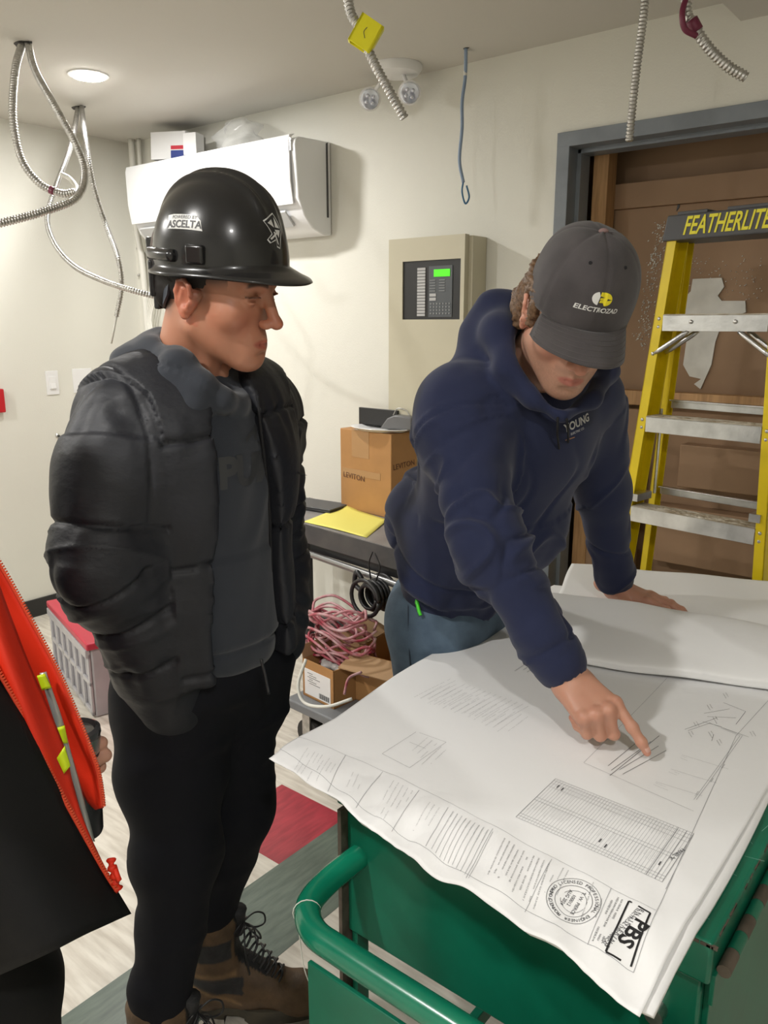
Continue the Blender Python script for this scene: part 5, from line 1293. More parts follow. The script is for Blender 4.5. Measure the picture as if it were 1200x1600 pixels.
def puff1(P, N):
    l = T1.inv(P); x, y, z = l.T; t, da = along(P, slv+[vv(290, 1142, 1.41)]); t2, da2 = along(P, slvl)
    arm = (da < .115) & (x > .13); arm2 = (da2 < .10) & (x < -.15); d = np.zeros(len(P))
    def quilt(s, seams, amp=.0075, pf=.0055, wd=.0042):
        r = np.zeros(len(P)); near = np.full(len(P), 9.)
        for q in seams: r -= amp*np.exp(-((s-q)/wd)**2); near = np.minimum(near, np.abs(s-q))
        return r+pf*(1-np.exp(-near/.03)), near
    seams_arm = [.015, L1a*.74, L1a+.02, L1a+.11, L1a+.20]
    u = t+.018*np.sin(y*9+x*6); qa, na = quilt(u, seams_arm); qb, nb = quilt(z+.02*np.sin(x*11), [tz(655), tz(835), tz(985)])
    qc, nc = quilt(t2+.01*np.sin(y*20), [.02, .12, .20, .26, .32])
    d = np.where(arm, qa, np.where(arm2, qc, qb)); near = np.where(arm, na, np.where(arm2, nc, nb))
    # shoulder seam where sleeve meets body
    d -= .004*np.exp(-((x-(.150+.1*(1.40-z)*(z < 1.40)))/.004)**2)*(z > 1.25)*(~arm2)
    # gathers that run away from each seam
    g1 = vnoise(np.stack([x*38+y*30, z*5, y*38-x*10], 1)); d += .0055*g1*np.exp(-near/.035)
    d += .0045*vnoise(np.stack([x*13+z*5, y*11, z*9-x*6], 1))
    bend = np.exp(-((t-L1a-.05)/.12)**2)*arm; s_ = np.stack([t*30+x*4+y*6, x*4, y*4], 1)
    d += bend*.0065*(vnoise(s_)+.7*ridge(s_*.9+3, .16)); 
    s2 = np.stack([t2*42+x*4, x*5, y*5], 1); d += arm2*.007*vnoise(s2)
    return d
vs = cloth(vs, F, puff1); jacket1 = np_obj('puffer_jacket', vs, F, M_puff, p1)
def zipline(name, parent, pts, m, r=.0035):
    g = G(); g.tube(spline(pts, 6), r, 6); return g.build(name, m, parent, smooth=True)
bj = bvh_of(jacket1)
for pts_ in ([(402, 618), (408, 660), (414, 710), (420, 770), (424, 830), (425, 890), (420, 950)],):
    hs = [hit_px(bj, *q_) for q_ in pts_]; hs = [a+b*.002 for a, b in hs if a is not None]
    if len(hs) > 3: zipline('zipper', jacket1, [h-p1.location for h in hs], M_seam, .0035)
# trousers
o = [('u', 0, ell(T1.P((0, .0, tz(1040))), (.175, .130, .12), T1.R))]
limb(o, [rH, rK, rA+A((0, 0, .09))], [.106, .077, .055], .05); limb(o, [lH, lK, lA+A((0, 0, .11))], [.104, .078, .056], .05)
o.append(('u', .05, cone(rH, vv(258, 1200, 1.43), .104, .092)))
o.append(('u', .015, cone(rA+A((0, 0, .14)), rA+A((0, 0, .045)), .060, .052))); o.append(('u', .015, cone(lA+A((0, 0, .13)), lA+A((0, 0, .045)), .062, .050)))
o.append(('u', .04, cone(vv(272, 1110, 1.41), vv(285, 1190, 1.43), .062, .052))); o.append(('u', .04, cone(vv(425, 1020, 1.59), vv(412, 1100, 1.57), .052, .048)))
o.append(('s', .004, func(lambda P: np.where(np.linalg.norm(P[:, :2]-rA[:2], axis=1) < .11, P[:, 2]-9, P[:, 2]-9)*0+1.0, (0, 0, 0), 99))) if False else None
vs, F = sdf_mesh(o, np.array([-1.62, .50, .05]), np.array([-.80, 1.42, 1.15]), .0068, smooth=2)
def ftr(P, N):
    t, d1 = along(P, [rH, rK, rA]); t2, d2 = along(P, [lH, lK, lA]); m = d1 < d2; tt = np.where(m, t, t2); Lk = .40
    q = np.stack([tt*15+P[:, 0]*5+m*7, P[:, 0]*5, P[:, 1]*5-P[:, 2]*1.5], 1)
    w_ = .25+.75*np.exp(-((tt-.80)/.14)**2)+.6*np.exp(-((tt-.40)/.09)**2)+.4*np.exp(-((tt-.02)/.1)**2)
    w_ = w_*(1-.6*sstep(.50, .80, tt)); return .015*w_*(vnoise(q)+.5*ridge(q*.9+2, .25))+.004*vnoise(P*13)+.006*np.exp(-((tt-.86)/.02)**2)
vs = cloth(vs, F, ftr); np_obj('trousers', vs, F, M_trou, p1)
g = G(); q0 = vv(413, 1040, 1.36)
# boots
M_bootl = mat('brown_boot_leather', (.115, .068, .035), .6, col2=(.055, .033, .02), vscale=22, bump=.25, bscale=160)
M_bootd = mat('dark_boot_fabric', (.025, .025, .027), .7, bump=.3, bscale=400)
M_sole = mat('grey_rubber_sole', (.045, .04, .032), .8, col2=(.09, .078, .055), vscale=20)
M_collar = mat('wine_red_lining', (.20, .02, .03), .7)
M_trimb = mat('tan_boot_trim', (.22, .13, .06), .6)
def boot(px, D, hd, name='boot', sc=1.0, who=None):
    who = who or p1
    c = vv(*px, D); c[2] = 0; R = head_R(hd, 0, 0); X = Xf(c, R, sc)        # local y forward, origin under the ankle
    b = empty(name, (0, 0, 0)); b.parent = who; b.location = Vector(c)-who.location; bpy.context.view_layer.update()
    up_ = [('u', 0, X.cone((0, -.035, .075), (0, -.030, .235), .046, .054, ((0, 1, 0), 1.2))), ('u', .03, X.cone((0, -.04, .055), (0, .05, .062), .044, .043)), ('u', .03, X.cone((0, .05, .06), (0, .155, .045), .042, .044)), ('u', .03, X.ell((0, .175, .040), (.049, .050, .034))), ('u', .03, X.cone((0, .01, .12), (0, .09, .075), .036, .034)), ('u', .02, X.ell((0, -.045, .05), (.040, .042, .04)))]
    up_.append(('s', .006, X.cone((0, -.028, .20), (0, -.026, .33), .036, .043, ((0, 1, 0), 1.2)))); zz = c[2]
    up_.append(('i', .004, func(lambda P: .022-P[:, 2], c, 9)))
    v_, f_ = sdf_mesh(up_, c-A((.3, .3, 0.0)), c+A((.3, .3, .34)), .0045, smooth=1)
    l = X.inv(v_); x, y, z = l.T
    col = np.tile(A((.80, .80, .80)), (len(v_), 1)); 
    def mx(m, cc): m = np.clip(m, 0, 1)[:, None]; col[:] = col*(1-m)+A(cc)*m
    leather, dark, tan_, grey = (.135, .080, .040), (.028, .028, .030), (.26, .155, .07), (.075, .07, .062)
    col[:] = leather
    mx(sstep(.155, .16, z)*(z < .205)*(y < .02), dark); mx(((z > .078) & (z < .115) & (y < .045) & (np.abs(x) > .0)).astype(float), dark)
    mx(np.exp(-((z-(.122+.1*np.maximum(y, 0)))/.006)**2)*(y < .03), tan_); mx(((z > .03) & (z < .085) & (y < -.05)).astype(float), grey)
    mx(np.exp(-((z-(.075-.35*(y+.02)))/.005)**2)*(y < .04), tan_); mx(sstep(.19, .195, z)*0, dark)
    mx((np.abs(x) < .022)*(y > -.0)*(z > .07)*sstep(.115, .09, y), (.012, .012, .012))
    mb = mat('boot_leather', (1, 1, 1), .62, attr='tint', var=.45, vscale=24, bump=.3, bscale=180)
    v_ = v_+normals(v_, f_)*(.0014*vnoise(v_*60))[:, None]
    np_obj('upper', v_, f_, mb, b, col)
    # sole
    g = G(); out = []
    for k in range(40):
        a = 2*math.pi*k/40; yy = math.cos(a); xx = math.sin(a); L = .165; wdt = (.050 if yy > 0 else .042)*(1-.10*math.exp(-((yy*L+.03)/.04)**2)); out.append((xx*wdt*1.03, .058+yy*L*1.0))
    M4 = Matrix(((R[0,0], R[0,1], 0, 0), (R[1,0], R[1,1], 0, 0), (0, 0, 1, 0), (0, 0, 0, 1)))
    g.prism([(p_[0], p_[1]) for p_ in out], 0.012, 0.036, axis='z', M=M4); 
    g.prism([(p_[0], min(p_[1], .0)) for p_ in out], 0.0, 0.014, axis='z', M=M4); g.prism([(p_[0], max(p_[1], .045)) for p_ in out], 0.0, 0.014, axis='z', M=M4); g.build('sole', M_sole, b, bevel=.003)
    g = G(); 
    def Lp(x, y, z): return Vector(R@A((x, y, z)))
    rim = [(.047*math.cos(a), -.030+.056*math.sin(a), .262+.010*math.sin(a)) for a in [k*math.pi/12 for k in range(25)]]
    g.tube([Lp(*r) for r in rim], .006, 8); g.build('collar_lining', M_collar, b, smooth=True)
    g = G(); g.tube([Lp(0, .026, .21), Lp(0, .032, .26), Lp(0, .036, .275)], .018, 10); g.build('tongue', M_bootd, b, smooth=True)
    g = G()
    for k in range(8):
        t = k/7; y0 = .030+.098*t; z0 = .232-.145*t**.8
        for s_ in (-1, 1): g.tube(spline([Lp(s_*.026, y0-.004, z0-.006), Lp(s_*.012, y0+.010, z0+.008), Lp(-s_*.012, y0+.018, z0+.006), Lp(-s_*.026, y0+.010, z0-.010)], 4), .0030, 6)
    for s_ in (-1, 1):
        g.tube(spline([Lp(0, .042, .235), Lp(s_*.02, .065, .245), Lp(s_*.03, .085, .235), Lp(s_*.025, .088, .215), Lp(s_*.01, .07, .215), Lp(0, .045, .23)], 6), .0022, 6)
        g.tube(spline([Lp(0, .045, .23), Lp(s_*.04, .055, .19), Lp(s_*.05, .065, .14)], 5), .0022, 6)
    g.build('laces', M_blk, b, smooth=True); return b
boot((355, 1520), 1.58, 37, sc=1.05); boot((276, 1600), 1.335, 34, sc=1.05)

# hard hat
hat = empty('hard_hat', (0, 0, 0)); hat.parent = p1; hat.location = Vector(X1.o)-p1.location; bpy.context.view_layer.update()
HXf = Xf(X1.P((0, .007, .050)), X1.R@rotx(.17), 1.0); hb0 = A(HXf.o)
ax_, ay_, hh_ = .102, .122, .141
def dome(th, ph, off=0.0):
    c, s = math.cos(ph), math.sin(ph); cx = max(c, 0)**.88; sz = max(s, 0)**.93
    x = (ax_+off)*cx*math.sin(th); y = (ay_+off)*cx*math.cos(th)*(1.0 if math.cos(th) > 0 else .97); z = (hh_+off)*sz
    if off == 0.0:
        m = 1/(1+math.exp(-(ph-.55)*9)); rb = math.exp(-(x/.008)**2)+.75*math.exp(-((abs(x)-.027)/.007)**2)+.45*math.exp(-(x/.035)**4); k = .0088*m*rb*(1/(1+math.exp(-(y+.09)*60)))
        v = Vector((x, y, z)); v += v.normalized()*k; return v
    return Vector((x, y, z))
g = G(); NT = 120; rows = []
for i in range(31): rows.append([dome(2*math.pi*k/NT, math.pi/2*(1-i/30)) for k in range(NT)])
def brimw(th): f = max(0, math.cos(th)); return .008+.035*f**2.2
for w_, dz_ in ((.25, -.0035), (.6, -.0075), (.95, -.0100), (1.0, -.0125), (.93, -.0148), (.5, -.011), (.1, -.008)):
    r = []
    for k in range(NT):
        th = 2*math.pi*k/NT; b_ = rows[30][k]; n_ = Vector((math.sin(th)/ax_, math.cos(th)/ay_, 0)).normalized(); f = max(0, math.cos(th))
        r.append(b_+n_*brimw(th)*w_+Vector((0, 0, dz_-.012*w_*f**3*1.0-.006*math.cos(th)*0)))
    rows.append(r)
for i in range(11): rows.append([dome(2*math.pi*k/NT, math.pi/2*(i/10.05), -.004) for k in range(NT)])
vs_ = [Vector(HXf.P(v))-Vector(X1.o) for r in rows for v in r]
fs_ = [(i*NT+k, i*NT+(k+1) % NT, (i+1)*NT+(k+1) % NT, (i+1)*NT+k) for i in range(len(rows)-1) for k in range(NT)]
g.add(vs_, fs_); shell = g.build('shell', M_gloss, hat, smooth=True); bpy.context.view_layer.update(); bh = bvh_of(shell)
def Hl(x, y, z): return Vector(HXf.P((x, y, z)))-Vector(X1.o)
Mh = frame(Hl(0, 0, 0), HXf.R[:, 0], HXf.R[:, 1])
for s_ in (-1, 1):
    g = G(); g.box((s_*(ax_)-.006, .0, .006), (s_*(ax_)+.006, .032, .036), M=Mh); g.build('accessory_slot', M_gloss, shell, bevel=.004)
    g = G(); P_ = [dome(math.pi/2*s_+s_*math.radians(a), math.radians(6)) for a in range(12, 62, 5)]
    P_ = [Vector((p_.x, p_.y, p_.z))*1.012 for p_ in P_]; g.tube([Mh @ p_ for p_ in P_], .010, 8); g.build('side_ridge', M_gloss, shell, smooth=True)
g = G(); g.box((-.028, -ay_-.010, .003), (.028, -ay_+.012, .04), M=Mh); g.build('rear_slot', M_gloss, shell, bevel=.004)
# suspension strap round the nape
g = G()
inner = []; n_ = 24
for k in range(n_+1):
    a = math.radians(122)+math.radians(116)*k/n_; dz_ = -.052*math.sin(math.pi*k/n_)**.5
    for (rr_, zz) in ((.0, 0), (.0, -.026), (.004, -.026), (.004, 0)):
        inner.append(Mh @ Vector(((.084+rr_)*math.sin(a), (.103+rr_)*math.cos(a), -.004+dz_+zz)))
fs_ = []
for k in range(n_):
    for j in range(4): fs_.append((4*k+j, 4*k+(j+1) % 4, 4*(k+1)+(j+1) % 4, 4*(k+1)+j))
g.add(inner, fs_+[(0, 1, 2, 3), (4*n_+3, 4*n_+2, 4*n_+1, 4*n_)]); g.build('nape_strap', mat('dark_blue_strap', (.02, .028, .045), .5), hat, smooth=True, auto=40)
g = G()
for s_ in (-1, 1): g.tube([Mh @ Vector((s_*.060, -.098, .005)), Mh @ Vector((s_*.052, -.104, -.055))], .007, 6)
g.box((-.035, -.118, -.080), (.035, -.106, -.050), M=Mh); g.build('ratchet', M_blk, hat, bevel=.003)
M_stw = mat('white_sticker', (.72, .72, .70), .35)
hp, hn = hit_px(bh, 286, 347)
if hp:
    Ms = tangent(hp-Vector(X1.o)+Vector(X1.o), hn, _rt*1.0+Vector((0, 0, -.16)), (0, 0, 1)); off = Vector(X1.o)
    g = G(); pts = [(-.031, -.010), (.036, -.012), (.031, .004), (.022, .012), (-.022, .013), (-.034, .012)]
    v_, f_ = poly_fill(pts, 3); stick(g, bh, v_, f_, Ms, .0006); g.v = [tuple(Vector(v)-off) for v in g.v]; st_o = g.build('sticker', M_stw, shell)
    g = G(); v_, f_ = text_mesh('ASCELTA', .0162, depth=0, bold=.0004, cuts=1); v_ = [(a+.001, b-.0035, c) for a, b, c in v_]; stick(g, bh, v_, f_, Ms, .0012)
    v_, f_ = text_mesh('POWERED BY', .0078, depth=0, cuts=1); v_ = [(a+.001, b+.0078, c) for a, b, c in v_]; stick(g, bh, v_, f_, Ms, .0012)
    g.v = [tuple(Vector(v)-off) for v in g.v]; g.build('writing', M_dgrey, st_o)
hp, hn = hit_px(bh, 426, 357)
if hp:
    Ms = tangent(hp, hn, _rt, (0, 0, 1)); off = Vector(X1.o)
    dia = [(-.002, .024), (.019, .003), (.019, -.010), (.021, -.024), (.013, -.024), (.008, -.015), (-.001, -.024), (-.007, -.021), (.0, -.010), (-.019, .004)]
    g = G(); v_, f_ = poly_fill(grow(dia, .0022), 2); stick(g, bh, v_, f_, Ms, .0005); g.v = [tuple(Vector(v)-off) for v in g.v]; st_o = g.build('sticker', M_stw, shell)
    g = G(); v_, f_ = poly_fill(dia, 2); stick(g, bh, v_, f_, Ms, .0010); g.v = [tuple(Vector(v)-off) for v in g.v]; g.build('emblem_ground', M_blk, st_o)
    g = G()
    for q_ in ([(-.001, .019), (.013, .005), (.004, .0035)], [(-.006, .013), (-.014, .003), (.002, .002)], [(.015, .003), (.015, -.010), (.003, -.001)], [(.017, -.021), (.014, -.021), (.001, -.006), (.004, -.004)], [(-.001, -.020), (-.004, -.019), (.010, .0), (.012, -.003)]):
        v_, f_ = poly_fill(q_, 2); stick(g, bh, v_, f_, Ms, .0015)
    g.v = [tuple(Vector(v)-off) for v in g.v]; g.build('emblem', M_stw, st_o)
# faint chest print on the hoodie
bh1 = bvh_of(hoodie1); M_print = mat('dark_grey_print', (.045, .047, .05), .6)
hp, hn = hit_px(bh1, 378, 738)
if hp:
    fwd = Vector(T1.R[:, 1]); rgt = -Vector(T1.R[:, 0]); Ms = frame(hp, rgt, (0, 0, 1)); off = p1.location
    g = G(); v_, f_ = text_mesh('PUMA', .075, depth=0, bold=.0035, space=.95, cuts=2); v_ = [(a+.048, b, c) for a, b, c in v_]
    stick(g, bh1, v_, f_, Ms, .0012); g.v = [tuple(Vector(v)-off) for v in g.v]; pr = g.build('chest_writing', M_print, hoodie1); pr.parent = hoodie1; 
hp, hn = hit_px(bh1, 392, 672)
if hp:
    Ms = frame(hp, rgt, (0, 0, 1)); g = G()
    for q_ in ([(-.02, -.012), (-.004, -.004), (.012, .006), (.026, .016), (.030, .012), (.016, -.002), (.010, -.018), (.005, -.018), (.006, -.006), (-.006, -.012), (-.018, -.020)], [(.012, -.022), (.02, -.024), (.026, -.034), (.02, -.032)]):
        v_, f_ = poly_fill(q_, 2); stick(g, bh1, v_, f_, Ms, .0012)
    g.v = [tuple(Vector(v)-off) for v in g.v]; g.build('chest_emblem', M_print, hoodie1)
# drawstring of the trousers
g = G(); bt_pts = [vv(408, 1030, 1.352), vv(414, 1055, 1.348), vv(420, 1085, 1.345)]
g.tube([Vector(q_)-p1.location for q_ in spline(bt_pts, 5)], .0028, 6); g.build('drawstring', M_blk, p1, smooth=True)

# ================================================================== man in the grey cap, leaning over the cart
p2 = base_empty('person', -1.12, 1.50, 'man in dark grey baseball cap and navy hoodie leaning over the cart and pointing')
X2 = Xf(W(893, 497, 1.465), head_R(-50, 34, 8), 1.05)
PV, WA, CHs, NK = vv(708, 935, 1.80), vv(715, 850, 1.77), vv(800, 690, 1.65), vv(828, 580, 1.57)
upv = _n(NK-PV); fwv = A((math.cos(math.radians(-15)), math.sin(math.radians(-15)), 0)); fwv = _n(fwv-upv*(fwv@upv)); rgv = np.cross(fwv, upv)
T2R = np.array([rgv, fwv, upv]).T
rS2, rE2 = vv(716, 640, 1.54), vv(762, 842, 1.37)
lS2, lE2 = vv(918, 620, 1.72), vv(940, 765, 1.85)
# pointing hand: index tip rests on the sheet
tip_t = A(onz(1014, 1178, .892)); w0 = A(onz(898, 1035, 1.0)); kx_ = A(onz(958, 1092, .965))
HR = hand_frame(w0, kx_, A((-.05, -.35, 1.0)))
bend_p = dict(index=(.42, .12, .10), middle=(1.15, 1.65, .6), ring=(1.22, 1.75, .6), little=(1.25, 1.8, .6))
_, tips = hand_ops(HR, 1, bend_p, {}, [(.02, .022, -.012), (.055, .030, -.030)])
HR.o = HR.o + (tip_t-tips['index'][0]); rW2 = HR.o.copy()
hr_ops, tips = hand_ops(HR, 1, bend_p, dict(index=-.02, middle=-.02, ring=0, little=.03), [(.018, .024, -.012), (.052, .034, -.032), (.080, .018, -.044), (.098, .004, -.046)])
# flat hand on the far sheets
lW2 = A(onz(962, 918, .925)); lk = A(onz(1040, 944, .905))
HL_ = hand_frame(lW2, lk, A((0, 0, 1))); hl_ops, tl_ = hand_ops(HL_, -1, dict(index=(.05, .22, .12), middle=(.05, .22, .12), ring=(.08, .22, .12), little=(.10, .2, .12)), dict(index=.16, middle=.04, ring=-.08, little=-.22), [(.018, .024, -.008), (.045, .052, -.014), (.070, .070, -.018), (.092, .080, -.020)])
o = head_ops(X2, lids=.8)
o += [('u', .025, cone(X2.P((0, -.022, -.03)), NK, .056, .060))]
limb(o, [NK-upv*.09-rgv*.12, NK-upv*.09+rgv*.12], [.07, .07], .05)
o.append(('u', .05, cone(CHs, PV+upv*.05, .125, .115, (fwv, .75))))
limb(o, [rS2, rE2, rW2, HR.P((.01, 0, 0))], [.05, .040, .029, .027], .02); limb(o, [lS2, lE2, lW2, HL_.P((.01, 0, 0))], [.05, .040, .029, .027], .02)
o += hr_ops+hl_ops
rH2, rK2, rA2 = vv(680, 990, 1.74), vv(682, 1230, 1.76), vv(672, 1420, 1.80)
lH2, lK2, lA2 = vv(735, 970, 1.90), vv(760, 1170, 1.97), vv(760, 1350, 2.0)
rA2[2] = .09; lA2[2] = .09
limb(o, [rH2, rK2, rA2], [.085, .055, .04], .05); limb(o, [lH2, lK2, lA2], [.085, .055, .04], .05)
h_ = X2.o
fine = [(h_-A((.14, .15, .17)), h_+A((.14, .14, .12)), .0023), (HR.o-A((.03, .06, .14)), HR.o+A((.21, .06, .05)), .0023), (HL_.o-A((.02, .09, .06)), HL_.o+A((.22, .09, .05)), .0026)]
vs, F = sdf_mesh(o, np.array([-1.40, .92, .03]), np.array([-.28, 2.16, 1.85]), .013, fine, smooth=1)
def hl2(x, y, z): return np.clip(sstep(.035, .05, z)*(y < .05)+sstep(-.03, -.01, z)*sstep(-.02, -.05, y), 0, 1)
colr = skin_tint(X2, vs, (.60, .335, .235), brow=(.13, .075, .04), stubble=.45, hair=(.13, .07, .035), hairline=hl2, ear=.3)
for Hh in (HR, HL_):
    l = Hh.inv(vs); r = np.linalg.norm(l-A((.06, 0, 0)), axis=1) < .16
    colr[r] = A((.56, .285, .195))
    if Hh is HR:
        for nme in KN:                                   # knuckles and fingertips are a touch redder
            for q_ in (A(KN[nme]),): m = np.exp(-((l-q_)**2).sum(1)/.0001)*.35; colr = colr*(1-m[:, None])+A((.60, .22, .16))*m[:, None]
    for nme, (tp, td) in (tips if Hh is HR else tl_).items(): m = np.exp(-((vs-tp)**2).sum(1)/.00016)*.35; colr = colr*(1-m[:, None])+A((.62, .24, .19))*m[:, None]
body2 = np_obj('body', vs, F, M_skin2, p2, colr); eyes(X2, body2, (0, 1, -.7))
# nail of the pointing finger
bb = bvh_of(body2)
tp, td = tips['index']; nb_ = np.cross(td, HR.R[:, 1]); nb_ = nb_ if nb_@HR.R[:, 2] > 0 else -nb_
g = G(); g.sphere((0, 0, 0), 1, 8, sc=(.0055, .0050, .0014)); Mn = frame(tp-td*.009+nb_*.0062-A(p2.location), td, HR.R[:, 1]*(1)); g.v = [tuple(Mn @ Vector(v)) for v in g.v]
g.build('fingernail', mat('nail', (.62, .36, .29), .3), body2, smooth=True)

# hoodie
o = [('u', 0, ell(CHs+upv*.0, (.195, .135, .19), T2R)), ('u', .09, cone(CHs-upv*.05, PV+upv*.06, .160, .165, (fwv, .78))),
     ('u', .07, ell(vv(676, 800, 1.80), (.12, .10, .10), T2R)), ('u', .06, ell(vv(800, 830, 1.66), (.13, .10, .10), T2R)),
     ('u', .06, cone(NK-upv*.085-rgv*.13, NK-upv*.085+rgv*.13, .075, .075)), ('u', .05, cone(rS2-rgv*.03, rS2+A((0, 0, -.05)), .085, .080))]
cutp = vv(690, 880, 1.78)
o.append(('i', .012, func(lambda P: -((P-cutp)@upv), cutp, 99)))
o.append(('u', .012, func(lambda P: np.maximum(evaluate([('u', 0, cone(PV+upv*.16, PV+upv*.02, .150, .146, (fwv, .80)))], P, PV, 1.0), np.abs((P-cutp)@upv+.018)-.03), cutp, .30)))
rd = _n(rE2-rW2); ld = _n(lE2-lW2)
limb(o, [rS2, rE2, rW2+rd*.035], [.082, .062, .046], .04); o.append(('u', .02, cone(rW2+rd*.075, rW2+rd*.012, .044, .040)))
limb(o, [lS2, lE2, lW2+ld*.05], [.078, .058, .044], .04); o.append(('u', .02, cone(lW2+ld*.08, lW2+ld*.02, .043, .040)))
o.append(('s', .004, cone(rW2+rd*.05, rW2-rd*.10, .032, .033))); o.append(('s', .004, cone(lW2+ld*.05, lW2-ld*.10, .031, .032)))
ring = [vv(796, 486, 1.62), vv(782, 522, 1.54), vv(798, 578, 1.48), vv(836, 622, 1.45), vv(878, 648, 1.44), vv(925, 622, 1.48), vv(948, 580, 1.55), vv(936, 540, 1.64), vv(880, 500, 1.70), vv(826, 480, 1.68)]
rr = [.032, .034, .028, .020, .015, .018, .024, .030, .034, .032]
for i in range(len(ring)): o.append(('u', .02, cone(ring[i], ring[(i+1) % len(ring)], rr[i], rr[(i+1) % len(ring)])))
o.append(('u', .04, ell(vv(765, 560, 1.62), (.07, .06, .08), T2R))); o.append(('u', .03, cone(vv(768, 478, 1.62), vv(752, 520, 1.62), .030, .042)))
o.append(('s', .012, cone(X2.P((0, -.0, .05)), X2.P((0, .01, -.06)), .094, .085))); o.append(('s', .012, cone(X2.P((0, .03, -.05)), X2.P((0, .075, -.085)), .062, .040))); o.append(('s', .01, cone(X2.P((0, -.02, -.04)), NK+upv*.01, .07, .06)))
vs, F = sdf_mesh(o, np.array([-1.42, .92, .80]), np.array([-.38, 2.16, 1.78]), .0054, smooth=2)
LR = np.linalg.norm(rE2-rS2)
def fold2(P, N):
    l = (P-CHs)@T2R; x, y, z = l.T; t, da = along(P, [rS2, rE2, rW2]); t2, db = along(P, [lS2, lE2, lW2]); arm = (da < .105) & (t > .03); arm2 = (db < .095) & (t2 > .03); d = np.zeros(len(P))
    q = np.stack([t*11+P[:, 0]*9-P[:, 2]*7, P[:, 1]*11+t*3, P[:, 2]*6+P[:, 0]*5], 1); w_ = .45+.9*np.exp(-((t-LR)/.10)**2)+.6*np.exp(-((t-LR-.18)/.06)**2)
    fa = .0085*w_*(vnoise(q)+.9*ridge(q*.85+5, .10)-.7*ridge(q*.85+15, .09)+.3*vnoise(q*2))
    q2 = np.stack([t2*11+P[:, 0]*9, P[:, 0]*10-t2*3, P[:, 1]*9], 1); fb_ = .0065*(vnoise(q2)+.8*ridge(q2*.9+1, .1))
    q3 = np.stack([x*8+z*6, y*7, z*6-x*7], 1); fc = .009*(vnoise(q3*.8)+.9*ridge(q3*.8+8, .10)-.6*ridge(q3*.9+18, .09))*sstep(.12, -.05, z)+.0045*vnoise(q3*1.3)
    # long drape folds at the back of the waist
    q4 = np.stack([x*22+z*5, y*12, z*4], 1); fc += .006*vnoise(q4)*np.exp(-((z+.20)/.12)**2)
    d = np.where(arm, fa, np.where(arm2, fb_, fc))
    # armhole seam, hem ribbing and cuff seam, kangaroo pocket
    d -= .004*np.exp(-((np.minimum(t, 9)-.045)/.004)**2)*(da < .11)
    hz = (P-cutp)@upv; d -= .005*np.exp(-((hz-.055)/.005)**2)
    cz = np.linalg.norm(P-rW2, axis=1); d -= .004*np.exp(-((cz-.075)/.004)**2)*(da < .08); d = d*np.where((cz < .07), .3, 1)
    pk = (np.abs(x) < .10+.25*np.clip(-.05-z, 0, .1)) & (z < -.10) & (z > -.24) & (y > .07) & ~arm & ~arm2; d += .004*pk
    hood = np.exp(-((np.linalg.norm(P-ring[2], axis=1))/.10)**2); d += hood*.004*vnoise(P*34)
    return d
vs = cloth(vs, F, fold2); hoodie2 = np_obj('hoodie', vs, F, M_navy, p2); bh2 = bvh_of(hoodie2)
hp, hn = hit_px(bh2, 901, 662)
if hp:
    Ms = tangent(hp, Vector(hn), _rt+Vector((0, 0, .22)), (0, 0, 1)); off = p2.location
    g = G(); v_, f_ = text_mesh('YOUNG', .022, depth=0, bold=.0006, cuts=1); v_ = [(a+.004, b, c) for a, b, c in v_]; stick(g, bh2, v_, f_, Ms, .0012)
    v_, f_ = text_mesh('ELECTRIC CO.', .0065, depth=0, cuts=1); v_ = [(a, b-.015, c) for a, b, c in v_]; stick(g, bh2, v_, f_, Ms, .0012)
    g.v = [tuple(Vector(v)-off) for v in g.v]; g.build('chest_writing', mat('white_print', (.6, .6, .6), .6), hoodie2)
    g = G()
    for a, b in (((-.022, .016), (-.004, .026)), ((-.004, .026), (.030, .022)), ((-.036, -.022), (-.010, -.024))):
        a = Vector(a); b = Vector(b); n_ = Vector((-(b-a).y, (b-a).x)).normalized()*.0008; v_, f_ = poly_fill([a-n_, b-n_, b+n_, a+n_], 2); stick(g, bh2, v_, f_, Ms, .0012)
    g.v = [tuple(Vector(v)-off) for v in g.v]; g.build('roof_emblem', mat('orange_print', (.45, .22, .10), .6), hoodie2)
for k, (a, b) in enumerate((((872, 652), (872, 700)), ((884, 654), (886, 690)))):
    h1_, n1_ = hit_px(bh2, *a); h2_, n2_ = hit_px(bh2, *b)
    if h1_ and h2_:
        g = G(); g.tube([h1_-p2.location+n1_*.003, h1_.lerp(h2_, .5)-p2.location+n1_*.006, h2_-p2.location+n2_*.003], .0024, 6); g.build('drawstring', M_seam, hoodie2, smooth=True)

# jeans
o = [('u', 0, ell(PV+upv*-.02, (.165, .125, .12), T2R))]
limb(o, [rH2, rK2, rA2], [.105, .080, .062], .05); limb(o, [lH2, lK2, lA2], [.105, .080, .062], .05)
vs, F = sdf_mesh(o, np.array([-1.45, 1.0, .03]), np.array([-.70, 2.2, 1.15]), .0085, smooth=2)
def fj(P, N):
    q = np.stack([P[:, 0]*9+P[:, 2]*4, P[:, 1]*9, P[:, 2]*7], 1); return .005*(vnoise(q)+.5*ridge(q+3, .2))
vs = cloth(vs, F, fj); jeans = np_obj('jeans', vs, F, M_jean, p2); bjn = bvh_of(jeans)
def seam(pts, m, r, name, tgt, owner, who):
    P_ = [hit_px(tgt, *q_)[0] for q_ in pts]; P_ = [q_ for q_ in P_ if q_ is not None]
    if len(P_) > 1:
        g = G(); g.tube(spline([q_-who.location for q_ in P_], 5), r, 6); return g.build(name, m, owner, smooth=True)
seam([(640, 932), (655, 945), (680, 950), (695, 945)], mat('pale_denim_edge', (.25, .28, .32), .8), .0022, 'pocket_edge', bjn, jeans, p2)
